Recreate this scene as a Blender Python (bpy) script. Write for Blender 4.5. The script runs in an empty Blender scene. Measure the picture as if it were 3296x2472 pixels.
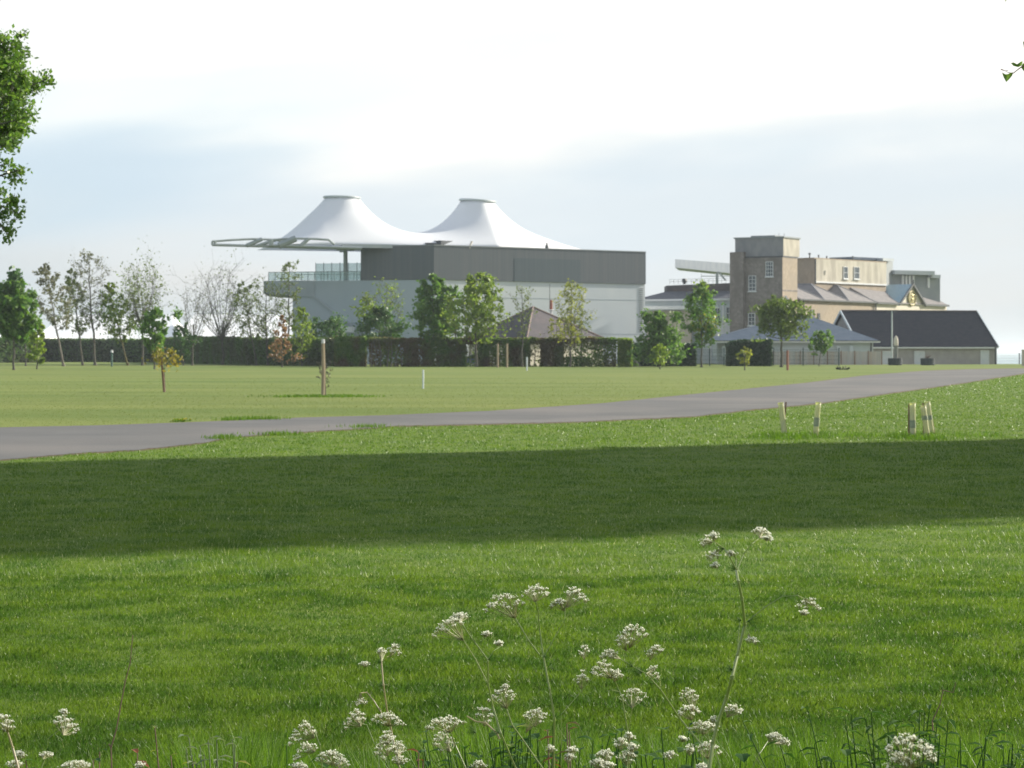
import bpy, math, random
import numpy as np
from mathutils import Vector, noise as mnoise

# ------------------------------------------------------------------ camera, light, sky
scene = bpy.context.scene
F = 7434.0      # focal length in photo pixels
EYE = 1.65
HZ = 1137.0     # horizon row in the photo
R = math.radians

cam_d = bpy.data.cameras.new("camera"); cam = bpy.data.objects.new("camera", cam_d)
scene.collection.objects.link(cam)
cam.location = (0, 0, EYE); cam.rotation_euler = (R(90), 0, 0)
cam_d.sensor_width = 36; cam_d.lens = 36 * F / 3296
cam_d.shift_y = -(1236 - HZ) / 3296
cam_d.clip_start = 0.1; cam_d.clip_end = 60000
cam_d.dof.use_dof = True; cam_d.dof.focus_distance = 5.6; cam_d.dof.aperture_fstop = 22
scene.camera = cam

SUN_AZ, SUN_EL = R(29), R(24)
sdir = Vector((math.cos(SUN_AZ) * math.cos(SUN_EL), math.sin(SUN_AZ) * math.cos(SUN_EL), math.sin(SUN_EL)))
sun_d = bpy.data.lights.new("sun", 'SUN'); sun = bpy.data.objects.new("sun", sun_d)
scene.collection.objects.link(sun)
sun_d.energy = 4.9; sun_d.angle = R(1.0); sun_d.color = (1.0, 0.93, 0.79)
sun.rotation_euler = sdir.to_track_quat('Z', 'Y').to_euler(); sun.location = (60, 40, 60)

scene.view_settings.view_transform = 'Standard'; scene.view_settings.look = 'None'
scene.view_settings.exposure = 0.85; scene.view_settings.gamma = 1
scene.view_settings.use_curve_mapping = False

world = bpy.data.worlds.new("World"); scene.world = world; world.use_nodes = True
def build_world():
    nt = world.node_tree; N = nt.nodes; L = nt.links; N.clear()
    out = N.new('ShaderNodeOutputWorld'); bg = N.new('ShaderNodeBackground'); bg.inputs[1].default_value = 0.1
    L.new(bg.outputs[0], out.inputs[0])
    sky = N.new('ShaderNodeTexSky'); sky.sky_type = 'NISHITA'; sky.sun_disc = False
    sky.sun_elevation = SUN_EL; sky.sun_rotation = math.atan2(sdir.x, sdir.y)
    sky.air_density = 1.0; sky.dust_density = 1.5
    tc = N.new('ShaderNodeTexCoord'); sep = N.new('ShaderNodeSeparateXYZ'); L.new(tc.outputs['Generated'], sep.inputs[0])
    def math_(op, a, b=None, c=None, clamp=False):
        m = N.new('ShaderNodeMath'); m.operation = op; m.use_clamp = clamp
        for i, v in enumerate((a, b, c)):
            if v is None: continue
            if isinstance(v, (int, float)): m.inputs[i].default_value = v
            else: L.new(v, m.inputs[i])
        return m.outputs[0]
    x, z = sep.outputs[0], sep.outputs[2]
    # streaky cloud noise, slightly tilted
    tilt = math_('MULTIPLY_ADD', x, -0.10, z)
    cmb = N.new('ShaderNodeCombineXYZ'); L.new(math_('MULTIPLY', x, 7.0), cmb.inputs[0]); L.new(math_('MULTIPLY', tilt, 32.0), cmb.inputs[2])
    L.new(math_('MULTIPLY', sep.outputs[1], 3.0), cmb.inputs[1])
    n1 = N.new('ShaderNodeTexNoise'); n1.inputs['Scale'].default_value = 1.0; n1.inputs['Detail'].default_value = 5; n1.inputs['Roughness'].default_value = .48
    L.new(cmb.outputs[0], n1.inputs['Vector'])
    warp = math_('MULTIPLY', math_('SUBTRACT', n1.outputs[0], 0.5), 0.070)
    zz = math_('ADD', math_('MULTIPLY_ADD', math_('MINIMUM', math_('ABSOLUTE', x), 0.3), -0.12, math_('ADD', z, 0.011)), warp)
    rp = N.new('ShaderNodeValToRGB'); L.new(math_('MULTIPLY', zz, 2.5, clamp=True), rp.inputs[0])
    cr = rp.color_ramp; cr.interpolation = 'B_SPLINE'
    stops = [(0.0, (.70, .75, .78)), (.05, (.75, .77, .775)), (.11, (.72, .82, .89)), (.165, (.69, .795, .885)), (.215, (.80, .89, .95)),
             (.255, (1.06, 1.06, 1.03)), (.33, (1.10, 1.10, 1.08)), (.40, (1.00, 1.04, 1.06)), (.6, (.95, .98, 1.0)), (1.0, (.7, .76, .82))]
    cr.elements[0].position = stops[0][0]; cr.elements[0].color = (*[c * .47 for c in stops[0][1]], 1)
    cr.elements[1].position = stops[-1][0]; cr.elements[1].color = (*[c * .47 for c in stops[-1][1]], 1)
    for p, c in stops[1:-1]:
        e = cr.elements.new(p); e.color = (*[v * .47 for v in c], 1)
    mul = N.new('ShaderNodeMixRGB'); mul.blend_type = 'MULTIPLY'; mul.inputs[0].default_value = 1; L.new(rp.outputs[0], mul.inputs[1])
    mul.inputs[2].default_value = (11.8, 11.8, 11.8, 1); n2 = N.new('ShaderNodeTexNoise'); n2.inputs['Scale'].default_value = .55; n2.inputs['Detail'].default_value = 3; L.new(cmb.outputs[0], n2.inputs['Vector']); r2 = N.new('ShaderNodeValToRGB'); L.new(math_('MULTIPLY_ADD', x, .55, n2.outputs[0]), r2.inputs[0]); r2.color_ramp.elements[0].position = .38; r2.color_ramp.elements[0].color = (11.0, 11.5, 11.7, 1); r2.color_ramp.elements[1].position = .62; r2.color_ramp.elements[1].color = (12.9, 12.4, 11.9, 1); L.new(r2.outputs[0], mul.inputs[2])
    # overhead: thinner cloud, more blue sky
    fac = math_('MULTIPLY', math_('SUBTRACT', z, 0.22, clamp=True), 2.2, clamp=True)
    fac = math_('MULTIPLY', fac, 0.45)
    mix = N.new('ShaderNodeMixRGB'); L.new(fac, mix.inputs[0]); L.new(mul.outputs[0], mix.inputs[1]); L.new(sky.outputs[0], mix.inputs[2])
    L.new(mix.outputs[0], bg.inputs[0])
build_world()

# ------------------------------------------------------------------ helpers
rng = random.Random(7)
nrng = np.random.default_rng(11)
COL = scene.collection

def P(px, py, D):
    """photo pixel at distance D -> world point"""
    return Vector(((px - 1648) / F * D, D, EYE - (py - HZ) / F * D))
def G(px, py):
    """photo pixel on the ground -> world point"""
    D = F * EYE / (py - HZ)
    return Vector(((px - 1648) / F * D, D, 0))
def XY(px, D): return ((px - 1648) / F * D, D)
def ZA(py, D): return EYE - (py - HZ) / F * D
def wall_to(p0, ang, px):
    """from p0 run in direction ang (deg) until the sight line of column px"""
    k = (px - 1648) / F; c, s = math.cos(R(ang)), math.sin(R(ang))
    t = (k * p0[1] - p0[0]) / (c - k * s)
    return (p0[0] + c * t, p0[1] + s * t)
def offs(p, ang, d): return (p[0] + math.cos(R(ang)) * d, p[1] + math.sin(R(ang)) * d)

OFF = {}
class MB:
    def __init__(s): s.v = []; s.f = []; s.na = []; s.smooth = False
    def face(s, pts):
        b = len(s.v); s.v += [tuple(p) for p in pts]; s.f.append(tuple(range(b, b + len(pts)))); return s
    def mesh(s, pts, faces):
        b = len(s.v); s.v += [tuple(p) for p in pts]; s.f += [tuple(b + i for i in f) for f in faces]; return s
    def prism(s, poly, z0, z1):
        n = len(poly); z0s = z0 if isinstance(z0, (list, tuple)) else [z0] * n; z1s = z1 if isinstance(z1, (list, tuple)) else [z1] * n
        pts = [(p[0], p[1], z0s[i]) for i, p in enumerate(poly)] + [(p[0], p[1], z1s[i]) for i, p in enumerate(poly)]
        fs = [tuple(reversed(range(n))), tuple(range(n, 2 * n))] + [(i, (i + 1) % n, n + (i + 1) % n, n + i) for i in range(n)]
        return s.mesh(pts, fs)
    def slab(s, p0, p1, th, z0, z1, side=1):
        """vertical wall piece p0->p1 of thickness th, z0..z1"""
        dx, dy = p1[0] - p0[0], p1[1] - p0[1]; l = math.hypot(dx, dy) or 1e-6; nx, ny = -dy / l * th * side, dx / l * th * side
        return s.prism([p0, p1, (p1[0] + nx, p1[1] + ny), (p0[0] + nx, p0[1] + ny)], z0, z1)
    def box(s, c, dx, dy, dz):
        x, y, z = c; return s.prism([(x - dx / 2, y - dy / 2), (x + dx / 2, y - dy / 2), (x + dx / 2, y + dy / 2), (x - dx / 2, y + dy / 2)], z - dz / 2, z + dz / 2)
    def tube(s, pts, r, n=6, cap=True):
        pts = [Vector(p) for p in pts]; m = len(pts)
        rs = r if isinstance(r, (list, tuple)) else [r] * m
        b = len(s.v); up = Vector((0, 0, 1))
        for i, p in enumerate(pts):
            d = (pts[min(i + 1, m - 1)] - pts[max(i - 1, 0)])
            if d.length < 1e-9: d = up.copy()
            d.normalize()
            a = d.cross(Vector((0.31, 0.95, 0.05)));
            if a.length < 1e-3: a = d.cross(Vector((1, 0, 0)))
            a.normalize(); c = d.cross(a)
            for k in range(n):
                t = 2 * math.pi * k / n; s.v.append(tuple(p + (a * math.cos(t) + c * math.sin(t)) * rs[i]))
        for i in range(m - 1):
            for k in range(n):
                k2 = (k + 1) % n; s.f.append((b + i * n + k, b + i * n + k2, b + (i + 1) * n + k2, b + (i + 1) * n + k))
        if cap:
            s.f.append(tuple(reversed(range(b, b + n)))); s.f.append(tuple(range(b + (m - 1) * n, b + m * n)))
        return s
    def bar(s, a, b, w, h=None):
        """square beam"""
        h = h or w; a = Vector(a); b = Vector(b); d = (b - a).normalized(); x = d.cross(Vector((0, 0, 1)))
        if x.length < 1e-4: x = Vector((1, 0, 0))
        x.normalize(); y = d.cross(x); x *= w / 2; y *= h / 2
        pts = [a - x - y, a + x - y, a + x + y, a - x + y, b - x - y, b + x - y, b + x + y, b - x + y]
        return s.mesh(pts, [(3, 2, 1, 0), (4, 5, 6, 7), (0, 1, 5, 4), (1, 2, 6, 5), (2, 3, 7, 6), (3, 0, 4, 7)])
    def polys(s, arr):
        """arr: (N,k,3) separate polygons"""
        s.na.append(np.asarray(arr, dtype=np.float64)); return s
    def build(s, name, mat, parent=None, loc=None, smooth=None):
        if parent is not None: o3 = OFF[parent.name]
        elif loc is not None: o3 = Vector(loc)
        else:
            allv = s.v if s.v else [tuple(v) for v in s.na[0].reshape(-1, 3)[:500]]
            c = np.mean(np.array(allv), axis=0); o3 = Vector((float(c[0]), float(c[1]), float(min(v[2] for v in allv))))
        nv = len(s.v); V = [np.array(s.v, dtype=np.float64).reshape(-1, 3)]
        counts = [len(f) for f in s.f]; loops = [i for f in s.f for i in f]
        counts = [np.array(counts, dtype=np.int32)]; loops = [np.array(loops, dtype=np.int32)]
        for a in s.na:
            n, k, _ = a.shape; V.append(a.reshape(-1, 3)); counts.append(np.full(n, k, dtype=np.int32)); loops.append(np.arange(nv, nv + n * k, dtype=np.int32)); nv += n * k
        V = np.concatenate(V) - np.array(o3); counts = np.concatenate(counts); loops = np.concatenate(loops)
        me = bpy.data.meshes.new(name); me.vertices.add(len(V)); me.vertices.foreach_set('co', V.astype(np.float32).ravel())
        me.loops.add(len(loops)); me.loops.foreach_set('vertex_index', loops)
        me.polygons.add(len(counts)); st = np.concatenate([[0], np.cumsum(counts)[:-1]]).astype(np.int32)
        me.polygons.foreach_set('loop_start', st); me.polygons.foreach_set('loop_total', counts)
        me.polygons.foreach_set('use_smooth', np.full(len(counts), bool(smooth if smooth is not None else s.smooth)))
        me.update(calc_edges=True); me.validate()
        me.materials.append(mat)
        o = bpy.data.objects.new(name, me); COL.objects.link(o)
        if parent is not None: o.parent = parent
        else: o.location = o3
        OFF[o.name] = Vector(o3)
        return o

def tag(o, label=None, cat=None, group=None, kind=None):
    if label: o['label'] = label
    if cat: o['category'] = cat
    if group: o['group'] = group
    if kind: o['kind'] = kind
    return o
def thing(name, label, cat, loc, group=None):
    o = bpy.data.objects.new(name, None); o.empty_display_size = .2; COL.objects.link(o); o.location = loc
    OFF[o.name] = Vector(loc); return tag(o, label, cat, group)

# ------------------------------------------------------------------ materials
def mat(name, c1, c2=None, rough=.8, scale=1.0, stretch=(1, 1, 1), spec=.3, metal=0, bump=0, bscale=None, detail=4, contrast=(.35, .65), coords='Object', c3=None, scale3=.2):
    m = bpy.data.materials.new(name); m.use_nodes = True; nt = m.node_tree; N = nt.nodes; L = nt.links
    b = N['Principled BSDF']; b.inputs['Roughness'].default_value = rough; b.inputs['Specular IOR Level'].default_value = spec; b.inputs['Metallic'].default_value = metal
    c2 = c2 or tuple(v * .85 for v in c1)
    tc = N.new('ShaderNodeTexCoord'); mp = N.new('ShaderNodeMapping'); mp.inputs['Scale'].default_value = stretch; L.new(tc.outputs[coords], mp.inputs[0])
    def nz(sc, det):
        n = N.new('ShaderNodeTexNoise'); n.inputs['Scale'].default_value = sc; n.inputs['Detail'].default_value = det; L.new(mp.outputs[0], n.inputs['Vector']); return n
    n = nz(scale, detail); r = N.new('ShaderNodeValToRGB'); L.new(n.outputs[0], r.inputs[0])
    r.color_ramp.elements[0].position = contrast[0]; r.color_ramp.elements[0].color = (*c1, 1)
    r.color_ramp.elements[1].position = contrast[1]; r.color_ramp.elements[1].color = (*c2, 1)
    colr = r.outputs[0]
    if c3:
        n3 = nz(scale3, 3); r3 = N.new('ShaderNodeValToRGB'); L.new(n3.outputs[0], r3.inputs[0]); r3.color_ramp.elements[0].position = .45; r3.color_ramp.elements[1].position = .62
        mx = N.new('ShaderNodeMixRGB'); L.new(r3.outputs[0], mx.inputs[0]); L.new(colr, mx.inputs[1]); mx.inputs[2].default_value = (*c3, 1); colr = mx.outputs[0]
    L.new(colr, b.inputs['Base Color'])
    if bump:
        nb = nz(bscale or scale * 6, 4); bp = N.new('ShaderNodeBump'); bp.inputs['Strength'].default_value = bump; bp.inputs['Distance'].default_value = .05
        L.new(nb.outputs[0], bp.inputs['Height']); L.new(bp.outputs[0], b.inputs['Normal'])
    return m

def leafmat(name, ca, cb, trans=.4, rough=.5, spec=.35, big=None, bscale=.5, tcol=1.25):
    """foliage: colour varies leaf by leaf, part of the light passes through"""
    m = bpy.data.materials.new(name); m.use_nodes = True; nt = m.node_tree; N = nt.nodes; L = nt.links
    b = N['Principled BSDF']; b.inputs['Roughness'].default_value = rough; b.inputs['Specular IOR Level'].default_value = spec
    g = N.new('ShaderNodeNewGeometry'); r = N.new('ShaderNodeMixRGB'); L.new(g.outputs['Random Per Island'], r.inputs[0])
    r.inputs[1].default_value = (*ca, 1); r.inputs[2].default_value = (*cb, 1); colr = r.outputs[0]
    if big:
        tc = N.new('ShaderNodeTexCoord'); n = N.new('ShaderNodeTexNoise'); n.inputs['Scale'].default_value = bscale; n.inputs['Detail'].default_value = 3; L.new(tc.outputs['Object'], n.inputs['Vector'])
        rr = N.new('ShaderNodeValToRGB'); rr.color_ramp.elements[0].position = .42; rr.color_ramp.elements[1].position = .6; L.new(n.outputs[0], rr.inputs[0])
        mx = N.new('ShaderNodeMixRGB'); L.new(rr.outputs[0], mx.inputs[0]); L.new(colr, mx.inputs[1]); mx.inputs[2].default_value = (*big, 1); colr = mx.outputs[0]
    L.new(colr, b.inputs['Base Color'])
    t = N.new('ShaderNodeBsdfTranslucent'); mt = N.new('ShaderNodeMixRGB'); mt.blend_type = 'MULTIPLY'; mt.inputs[0].default_value = 1
    L.new(colr, mt.inputs[1]); mt.inputs[2].default_value = (tcol * 1.2, tcol * 1.25, tcol * .7, 1) if name != 'petal' else (1, 1, .92, 1); L.new(mt.outputs[0], t.inputs[0])
    ms = N.new('ShaderNodeMixShader'); ms.inputs[0].default_value = trans; L.new(b.outputs[0], ms.inputs[1]); L.new(t.outputs[0], ms.inputs[2])
    L.new(ms.outputs[0], N['Material Output'].inputs[0])
    return m

M = {}
M['cladding'] = mat('cladding', (.095, .115, .135), (.125, .135, .15), rough=.55, scale=.6, stretch=(6, 6, .05), contrast=(.3, .7))
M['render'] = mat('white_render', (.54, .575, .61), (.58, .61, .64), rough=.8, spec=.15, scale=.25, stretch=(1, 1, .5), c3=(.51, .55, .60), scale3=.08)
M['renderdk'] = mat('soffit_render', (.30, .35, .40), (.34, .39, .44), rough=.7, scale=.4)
M['steel'] = mat('steel', (.30, .34, .34), (.36, .40, .40), rough=.45, scale=.5, metal=.3)
M['rail'] = mat('rail_metal', (.22, .29, .30), (.26, .32, .33), rough=.4, scale=1)
M['darkunit'] = mat('dark_unit', (.06, .07, .08), (.09, .1, .11), rough=.6, scale=1)
M['membrane'] = mat('membrane', (.91, .92, .94), (.89, .90, .93), rough=.6, scale=.12, spec=.3)
M['ring'] = mat('ring_metal', (.45, .50, .52), (.5, .55, .56), rough=.5, scale=1)
M['slate_brown'] = mat('brown_tile', (.082, .072, .08), (.11, .092, .096), rough=.8, scale=2.0, stretch=(1, 1, 3), bump=.4, c3=(.072, .068, .076), scale3=.3)
M['slate_black'] = mat('black_tile', (.022, .026, .036), (.032, .033, .043), rough=1, spec=0, scale=1.5, stretch=(1, 1, 3), bump=.4)
M['slate_blue'] = mat('blue_grey_roof', (.085, .115, .16), (.11, .14, .185), rough=.8, spec=.1, scale=.8, stretch=(1, 1, 2), bump=.2)
M['slate_grey'] = mat('grey_slate', (.20, .19, .195), (.25, .235, .235), rough=.9, spec=.1, scale=1.2, stretch=(1, 1, 3), bump=.4)
M['slate_dark'] = mat('dark_slate', (.10, .105, .125), (.14, .14, .155), rough=.7, scale=1.2, stretch=(1, 1, 3), bump=.3)
M['slate_sky'] = mat('sky_tinted_slate', (.20, .32, .40), (.26, .38, .45), rough=.3, spec=.6, scale=.8, stretch=(4, 4, 1))  # sky reflection on the slate put into its blue colour
M['stone'] = mat('brown_stone', (.18, .16, .15), (.26, .235, .22), rough=.9, scale=2.2, detail=8, bump=.5, bscale=5, c3=(.17, .15, .14), scale3=.35)
M['stone_pink'] = mat('pink_stone', (.29, .24, .185), (.37, .30, .235), rough=.9, scale=1.8, detail=8, bump=.4, bscale=5, c3=(.30, .25, .20), scale3=.35)
M['harl'] = mat('grey_harling', (.20, .205, .225), (.25, .25, .265), rough=.9, scale=1.2, detail=6, stretch=(1, 1, .5))
M['cream'] = mat('cream_harling', (.44, .41, .345), (.54, .50, .43), rough=.9, scale=.8, detail=8, stretch=(1.2, 1.2, .4), c3=(.37, .34, .29), scale3=.5)
M['creamlite'] = mat('cream_paint', (.55, .50, .42), (.60, .55, .47), rough=.85, scale=.6, detail=5)
M['white'] = mat('white_paint', (.58, .60, .62), (.64, .65, .66), rough=.5, scale=2)
M['wallblue'] = mat('pale_wall', (.42, .48, .51), (.48, .53, .55), rough=.8, scale=.5, stretch=(1, 1, .4))
M['wallgrey'] = mat('grey_brown_wall', (.30, .285, .27), (.35, .33, .31), rough=.9, scale=1.0, detail=6)
M['pane'] = mat('window_pane', (.06, .075, .09), (.11, .13, .15), rough=.15, spec=.6, scale=.6)
M['gutter'] = mat('gutter', (.055, .06, .07), (.08, .085, .09), rough=.5, scale=2)
M['modern'] = mat('grey_panel', (.20, .225, .24), (.24, .26, .27), rough=.6, scale=.5)
M['modernlite'] = mat('grey_slab', (.38, .42, .46), (.44, .47, .50), rough=.5, scale=.5)
M['canopy'] = mat('canopy_sheet', (.22, .26, .31), (.27, .31, .35), rough=.5, scale=.4, stretch=(3, 3, 1))
M['gold'] = mat('gold_relief', (.62, .50, .18), (.35, .27, .10), rough=.4, metal=.4, scale=2.5, contrast=(.45, .55))
M['door'] = mat('pale_door', (.50, .54, .57), (.56, .58, .60), rough=.5, scale=2)
M['redbrick'] = mat('red_clay', (.32, .12, .09), (.38, .16, .12), rough=.8, scale=3)
M['panelfence'] = mat('grey_board', (.40, .39, .375), (.48, .46, .44), rough=.9, scale=.6, stretch=(5, 5, .3), c3=(.44, .38, .33), scale3=.25)
M['mesh'] = mat('green_wire', (.03, .07, .07), (.04, .08, .08), rough=.5, scale=2)
M['marquee'] = mat('marquee_pvc', (.90, .91, .92), (.93, .93, .94), rough=.4, scale=.2)
M['bark'] = mat('bark', (.075, .075, .065), (.13, .12, .10), rough=.95, scale=6, stretch=(1, 1, .3), bump=.5)
M['barkpale'] = mat('pale_bark', (.13, .115, .10), (.20, .18, .155), rough=.95, scale=5, stretch=(1, 1, .3), bump=.5)
M['barkyellow'] = mat('mossy_bark', (.16, .14, .05), (.10, .09, .06), rough=.95, scale=4, stretch=(1, 1, .3))
M['leaf_green'] = leafmat('leaf_green', (.065, .155, .034), (.14, .235, .05), trans=.4)
M['leaf_lime'] = leafmat('leaf_lime', (.12, .20, .03), (.22, .28, .05), trans=.45)
M['leaf_dark'] = leafmat('leaf_dark', (.045, .11, .035), (.08, .155, .045), trans=.3)
M['leaf_yellow'] = leafmat('leaf_yellow', (.17, .21, .04), (.25, .25, .05), trans=.45)
M['leaf_olive'] = leafmat('leaf_olive', (.10, .145, .05), (.16, .20, .065), trans=.35)
M['leaf_grey'] = leafmat('leaf_grey', (.13, .14, .085), (.17, .17, .11), trans=.3)
M['leaf_rust'] = leafmat('leaf_rust', (.22, .12, .075), (.26, .16, .09), trans=.4)
M['leaf_orange'] = leafmat('leaf_orange', (.22, .22, .05), (.27, .20, .055), trans=.4)
M['leaf_near'] = leafmat('leaf_near', (.075, .16, .035), (.16, .25, .055), trans=.4, rough=.4, spec=.5)
M['leaf_umb'] = leafmat('leaf_umbrella', (.10, .16, .03), (.15, .20, .04), trans=.35)
M['hedge'] = leafmat('hedge_leaf', (.072, .145, .045), (.115, .185, .06), trans=.3, big=(.092, .108, .062), bscale=.22)
M['hedge_lime'] = leafmat('hedge_lime', (.07, .15, .03), (.14, .22, .045), trans=.35, big=(.12, .09, .05), bscale=.3)
M['hedge_dark'] = leafmat('hedge_dark', (.02, .055, .025), (.035, .08, .032), trans=.2)
M['hedge_core'] = mat('hedge_core', (.04, .055, .03), (.055, .058, .038), rough=1, scale=1.5)
M['stem'] = leafmat('parsley_stem', (.17, .23, .075), (.24, .29, .10), trans=.15, rough=.3, spec=.6)
M['stempale'] = leafmat('pale_stem', (.40, .36, .20), (.30, .24, .15), trans=.1, rough=.35, spec=.5)
M['ray'] = leafmat('umbel_ray', (.20, .22, .09), (.28, .26, .14), trans=.2)
M['petal'] = leafmat('petal', (.92, .92, .87), (.84, .85, .77), trans=.5, tcol=.78)
M['twig'] = mat('twig', (.12, .08, .06), (.18, .12, .09), rough=.8, scale=20)
M['grass'] = leafmat('grass_blade', (.084, .160, .018), (.158, .232, .028), trans=.42, rough=.40, spec=.28, big=(.058, .125, .018), bscale=2.0, tcol=1.1)
M['longgrass'] = leafmat('long_grass', (.050, .115, .012), (.11, .19, .022), trans=.42, rough=.45, spec=.2)
M['glint_straw'] = leafmat('glint_straw', (.42, .44, .24), (.62, .60, .42), trans=.4)
M['weed'] = leafmat('weed_leaf', (.03, .085, .018), (.07, .14, .03), trans=.35, spec=.15, rough=.6)
M['thistle'] = leafmat('thistle_leaf', (.12, .17, .09), (.20, .24, .14), trans=.3)
M['dock'] = leafmat('dock_leaf', (.22, .07, .03), (.12, .10, .03), trans=.3)
M['stake'] = mat('stake_wood', (.18, .11, .075), (.26, .17, .12), rough=.9, scale=8, stretch=(1, 1, .2))
M['stakepale'] = mat('pale_stake', (.30, .24, .17), (.38, .31, .22), rough=.9, scale=8, stretch=(1, 1, .2))
M['tubeg'] = leafmat('tree_tube', (.78, .77, .60), (.78, .77, .60), trans=.5, rough=.45, tcol=.85)
M['tubeband'] = mat('tube_band', (.22, .27, .20), (.34, .37, .26), rough=.6, scale=8)
M['water'] = mat('sea_water', (.25, .36, .40), (.30, .40, .43), rough=.35, spec=.5, scale=.002)
M['rubber'] = mat('dark_planter', (.025, .035, .04), (.04, .05, .055), rough=.7, scale=3)
M['post'] = mat('white_post', (.62, .68, .72), (.70, .75, .78), rough=.5, scale=3)
M['redpost'] = mat('red_post', (.36, .14, .11), (.28, .16, .12), rough=.8, scale=3)
M['greenpost'] = mat('green_post', (.06, .12, .11), (.08, .15, .13), rough=.6, scale=3)
M['dome'] = mat('wire_grey', (.16, .17, .16), (.22, .22, .2), rough=.9, scale=2)

def memb_translucent(m):
    nt = m.node_tree; N = nt.nodes; L = nt.links; b = N['Principled BSDF']; t = N.new('ShaderNodeBsdfTranslucent'); t.inputs[0].default_value = (.75, .8, .9, 1)
    ms = N.new('ShaderNodeMixShader'); ms.inputs[0].default_value = .06 if m.name.startswith('marq') else .28; L.new(b.outputs[0], ms.inputs[1]); L.new(t.outputs[0], ms.inputs[2]); L.new(ms.outputs[0], N['Material Output'].inputs[0])
memb_translucent(M['membrane']); memb_translucent(M['marquee'])

# ground material: greener close lawn, paler mown lawn beyond the road
def lawnmat():
    m = bpy.data.materials.new('lawn'); m.use_nodes = True; nt = m.node_tree; N = nt.nodes; L = nt.links; b = N['Principled BSDF']
    b.inputs['Roughness'].default_value = .9; b.inputs['Specular IOR Level'].default_value = .1
    tc = N.new('ShaderNodeTexCoord'); sep = N.new('ShaderNodeSeparateXYZ'); L.new(tc.outputs['Object'], sep.inputs[0])
    def noise(sc, det=5, st=(1, 1, 1)):
        mp = N.new('ShaderNodeMapping'); mp.inputs['Scale'].default_value = st; L.new(tc.outputs['Object'], mp.inputs[0])
        n = N.new('ShaderNodeTexNoise'); n.inputs['Scale'].default_value = sc; n.inputs['Detail'].default_value = det; n.inputs['Roughness'].default_value = .6; L.new(mp.outputs[0], n.inputs['Vector']); return n.outputs[0]
    def ramp(src, a, ca, b_, cb):
        r = N.new('ShaderNodeValToRGB'); L.new(src, r.inputs[0]); r.color_ramp.elements[0].position = a; r.color_ramp.elements[0].color = (*ca, 1); r.color_ramp.elements[1].position = b_; r.color_ramp.elements[1].color = (*cb, 1); return r.outputs[0]
    near = ramp(noise(.9, 8), .35, (.090, .150, .026), .68, (.135, .185, .034))
    farc = ramp(noise(.13, 9, (.35, 1, 1)), .38, (.122, .168, .044), .62, (.180, .212, .062))
    far2 = ramp(noise(.022, 5, (.5, 1, 1)), .35, (.90, .97, .9), .65, (1.08, 1.02, 1.05))
    mu = N.new('ShaderNodeMixRGB'); mu.blend_type = 'MULTIPLY'; mu.inputs[0].default_value = 1; L.new(farc, mu.inputs[1]); L.new(far2, mu.inputs[2])
    mr = N.new('ShaderNodeMapRange'); mr.interpolation_type = 'SMOOTHSTEP'; mr.inputs['From Min'].default_value = 0; mr.inputs['From Max'].default_value = 13
    ma = N.new('ShaderNodeMath'); ma.operation = 'MULTIPLY_ADD'; L.new(sep.outputs[0], ma.inputs[0]); ma.inputs[1].default_value = -2.9; ma.inputs[2].default_value = -60.0
    mb = N.new('ShaderNodeMath'); mb.operation = 'ADD'; L.new(ma.outputs[0], mb.inputs[0]); L.new(sep.outputs[1], mb.inputs[1]); L.new(mb.outputs[0], mr.inputs['Value'])
    mx = N.new('ShaderNodeMixRGB'); L.new(mr.outputs[0], mx.inputs[0]); L.new(near, mx.inputs[1]); L.new(mu.outputs[0], mx.inputs[2])
    L.new(mx.outputs[0], b.inputs['Base Color'])
    bp = N.new('ShaderNodeBump'); bp.inputs['Strength'].default_value = .5; bp.inputs['Distance'].default_value = .12; L.new(noise(1.6, 6), bp.inputs['Height']); L.new(bp.outputs[0], b.inputs['Normal'])
    return m
M['lawn'] = lawnmat()
def roadmat():
    m = mat('asphalt', (.102, .102, .102), (.126, .125, .124), rough=.85, spec=.3, scale=.5, detail=9, c3=(.155, .145, .138), scale3=.14, bump=.3, bscale=30); return m
M['road'] = roadmat()
M['dirt'] = mat('verge_soil', (.13, .085, .045), (.10, .10, .035), rough=1, scale=2.5, detail=7)

# ------------------------------------------------------------------ ground, road, sea
def zg(x, y):
    edge = 620 if x < 68 else 620 - (620 - 356) * min(1, (x - 68) / 8)
    return 0 if y <= edge else max(-9, -(y - edge) * .13)
xs = [-20000, -3000, -600, -200, -80, -40, -20, 0, 20, 40, 60, 68, 72, 76, 90, 150, 400, 2000, 20000]
ys = [-300, -50, 0, 50, 100, 200, 300, 356, 362, 380, 426, 500, 620, 690, 800, 3000, 40000]
g = MB(); nx = len(xs)
gpts = [(x, y, zg(x, y)) for y in ys for x in xs]
gf = [(j * nx + i, j * nx + i + 1, (j + 1) * nx + i + 1, (j + 1) * nx + i) for j in range(len(ys) - 1) for i in range(nx - 1)]
g.mesh(gpts, gf); tag(g.build('ground', M['lawn'], loc=(0, 0, 0)), 'mown green lawn stretching to the buildings', None, kind='structure')
sea = MB(); sea.face([(-20000, 640, -5), (20000, 640, -5), (20000, 40000, -5), (-20000, 40000, -5)]); tag(sea.build('sea', M['water'], loc=(0, 0, 0)), 'pale water on the horizon', kind='structure')

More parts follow.
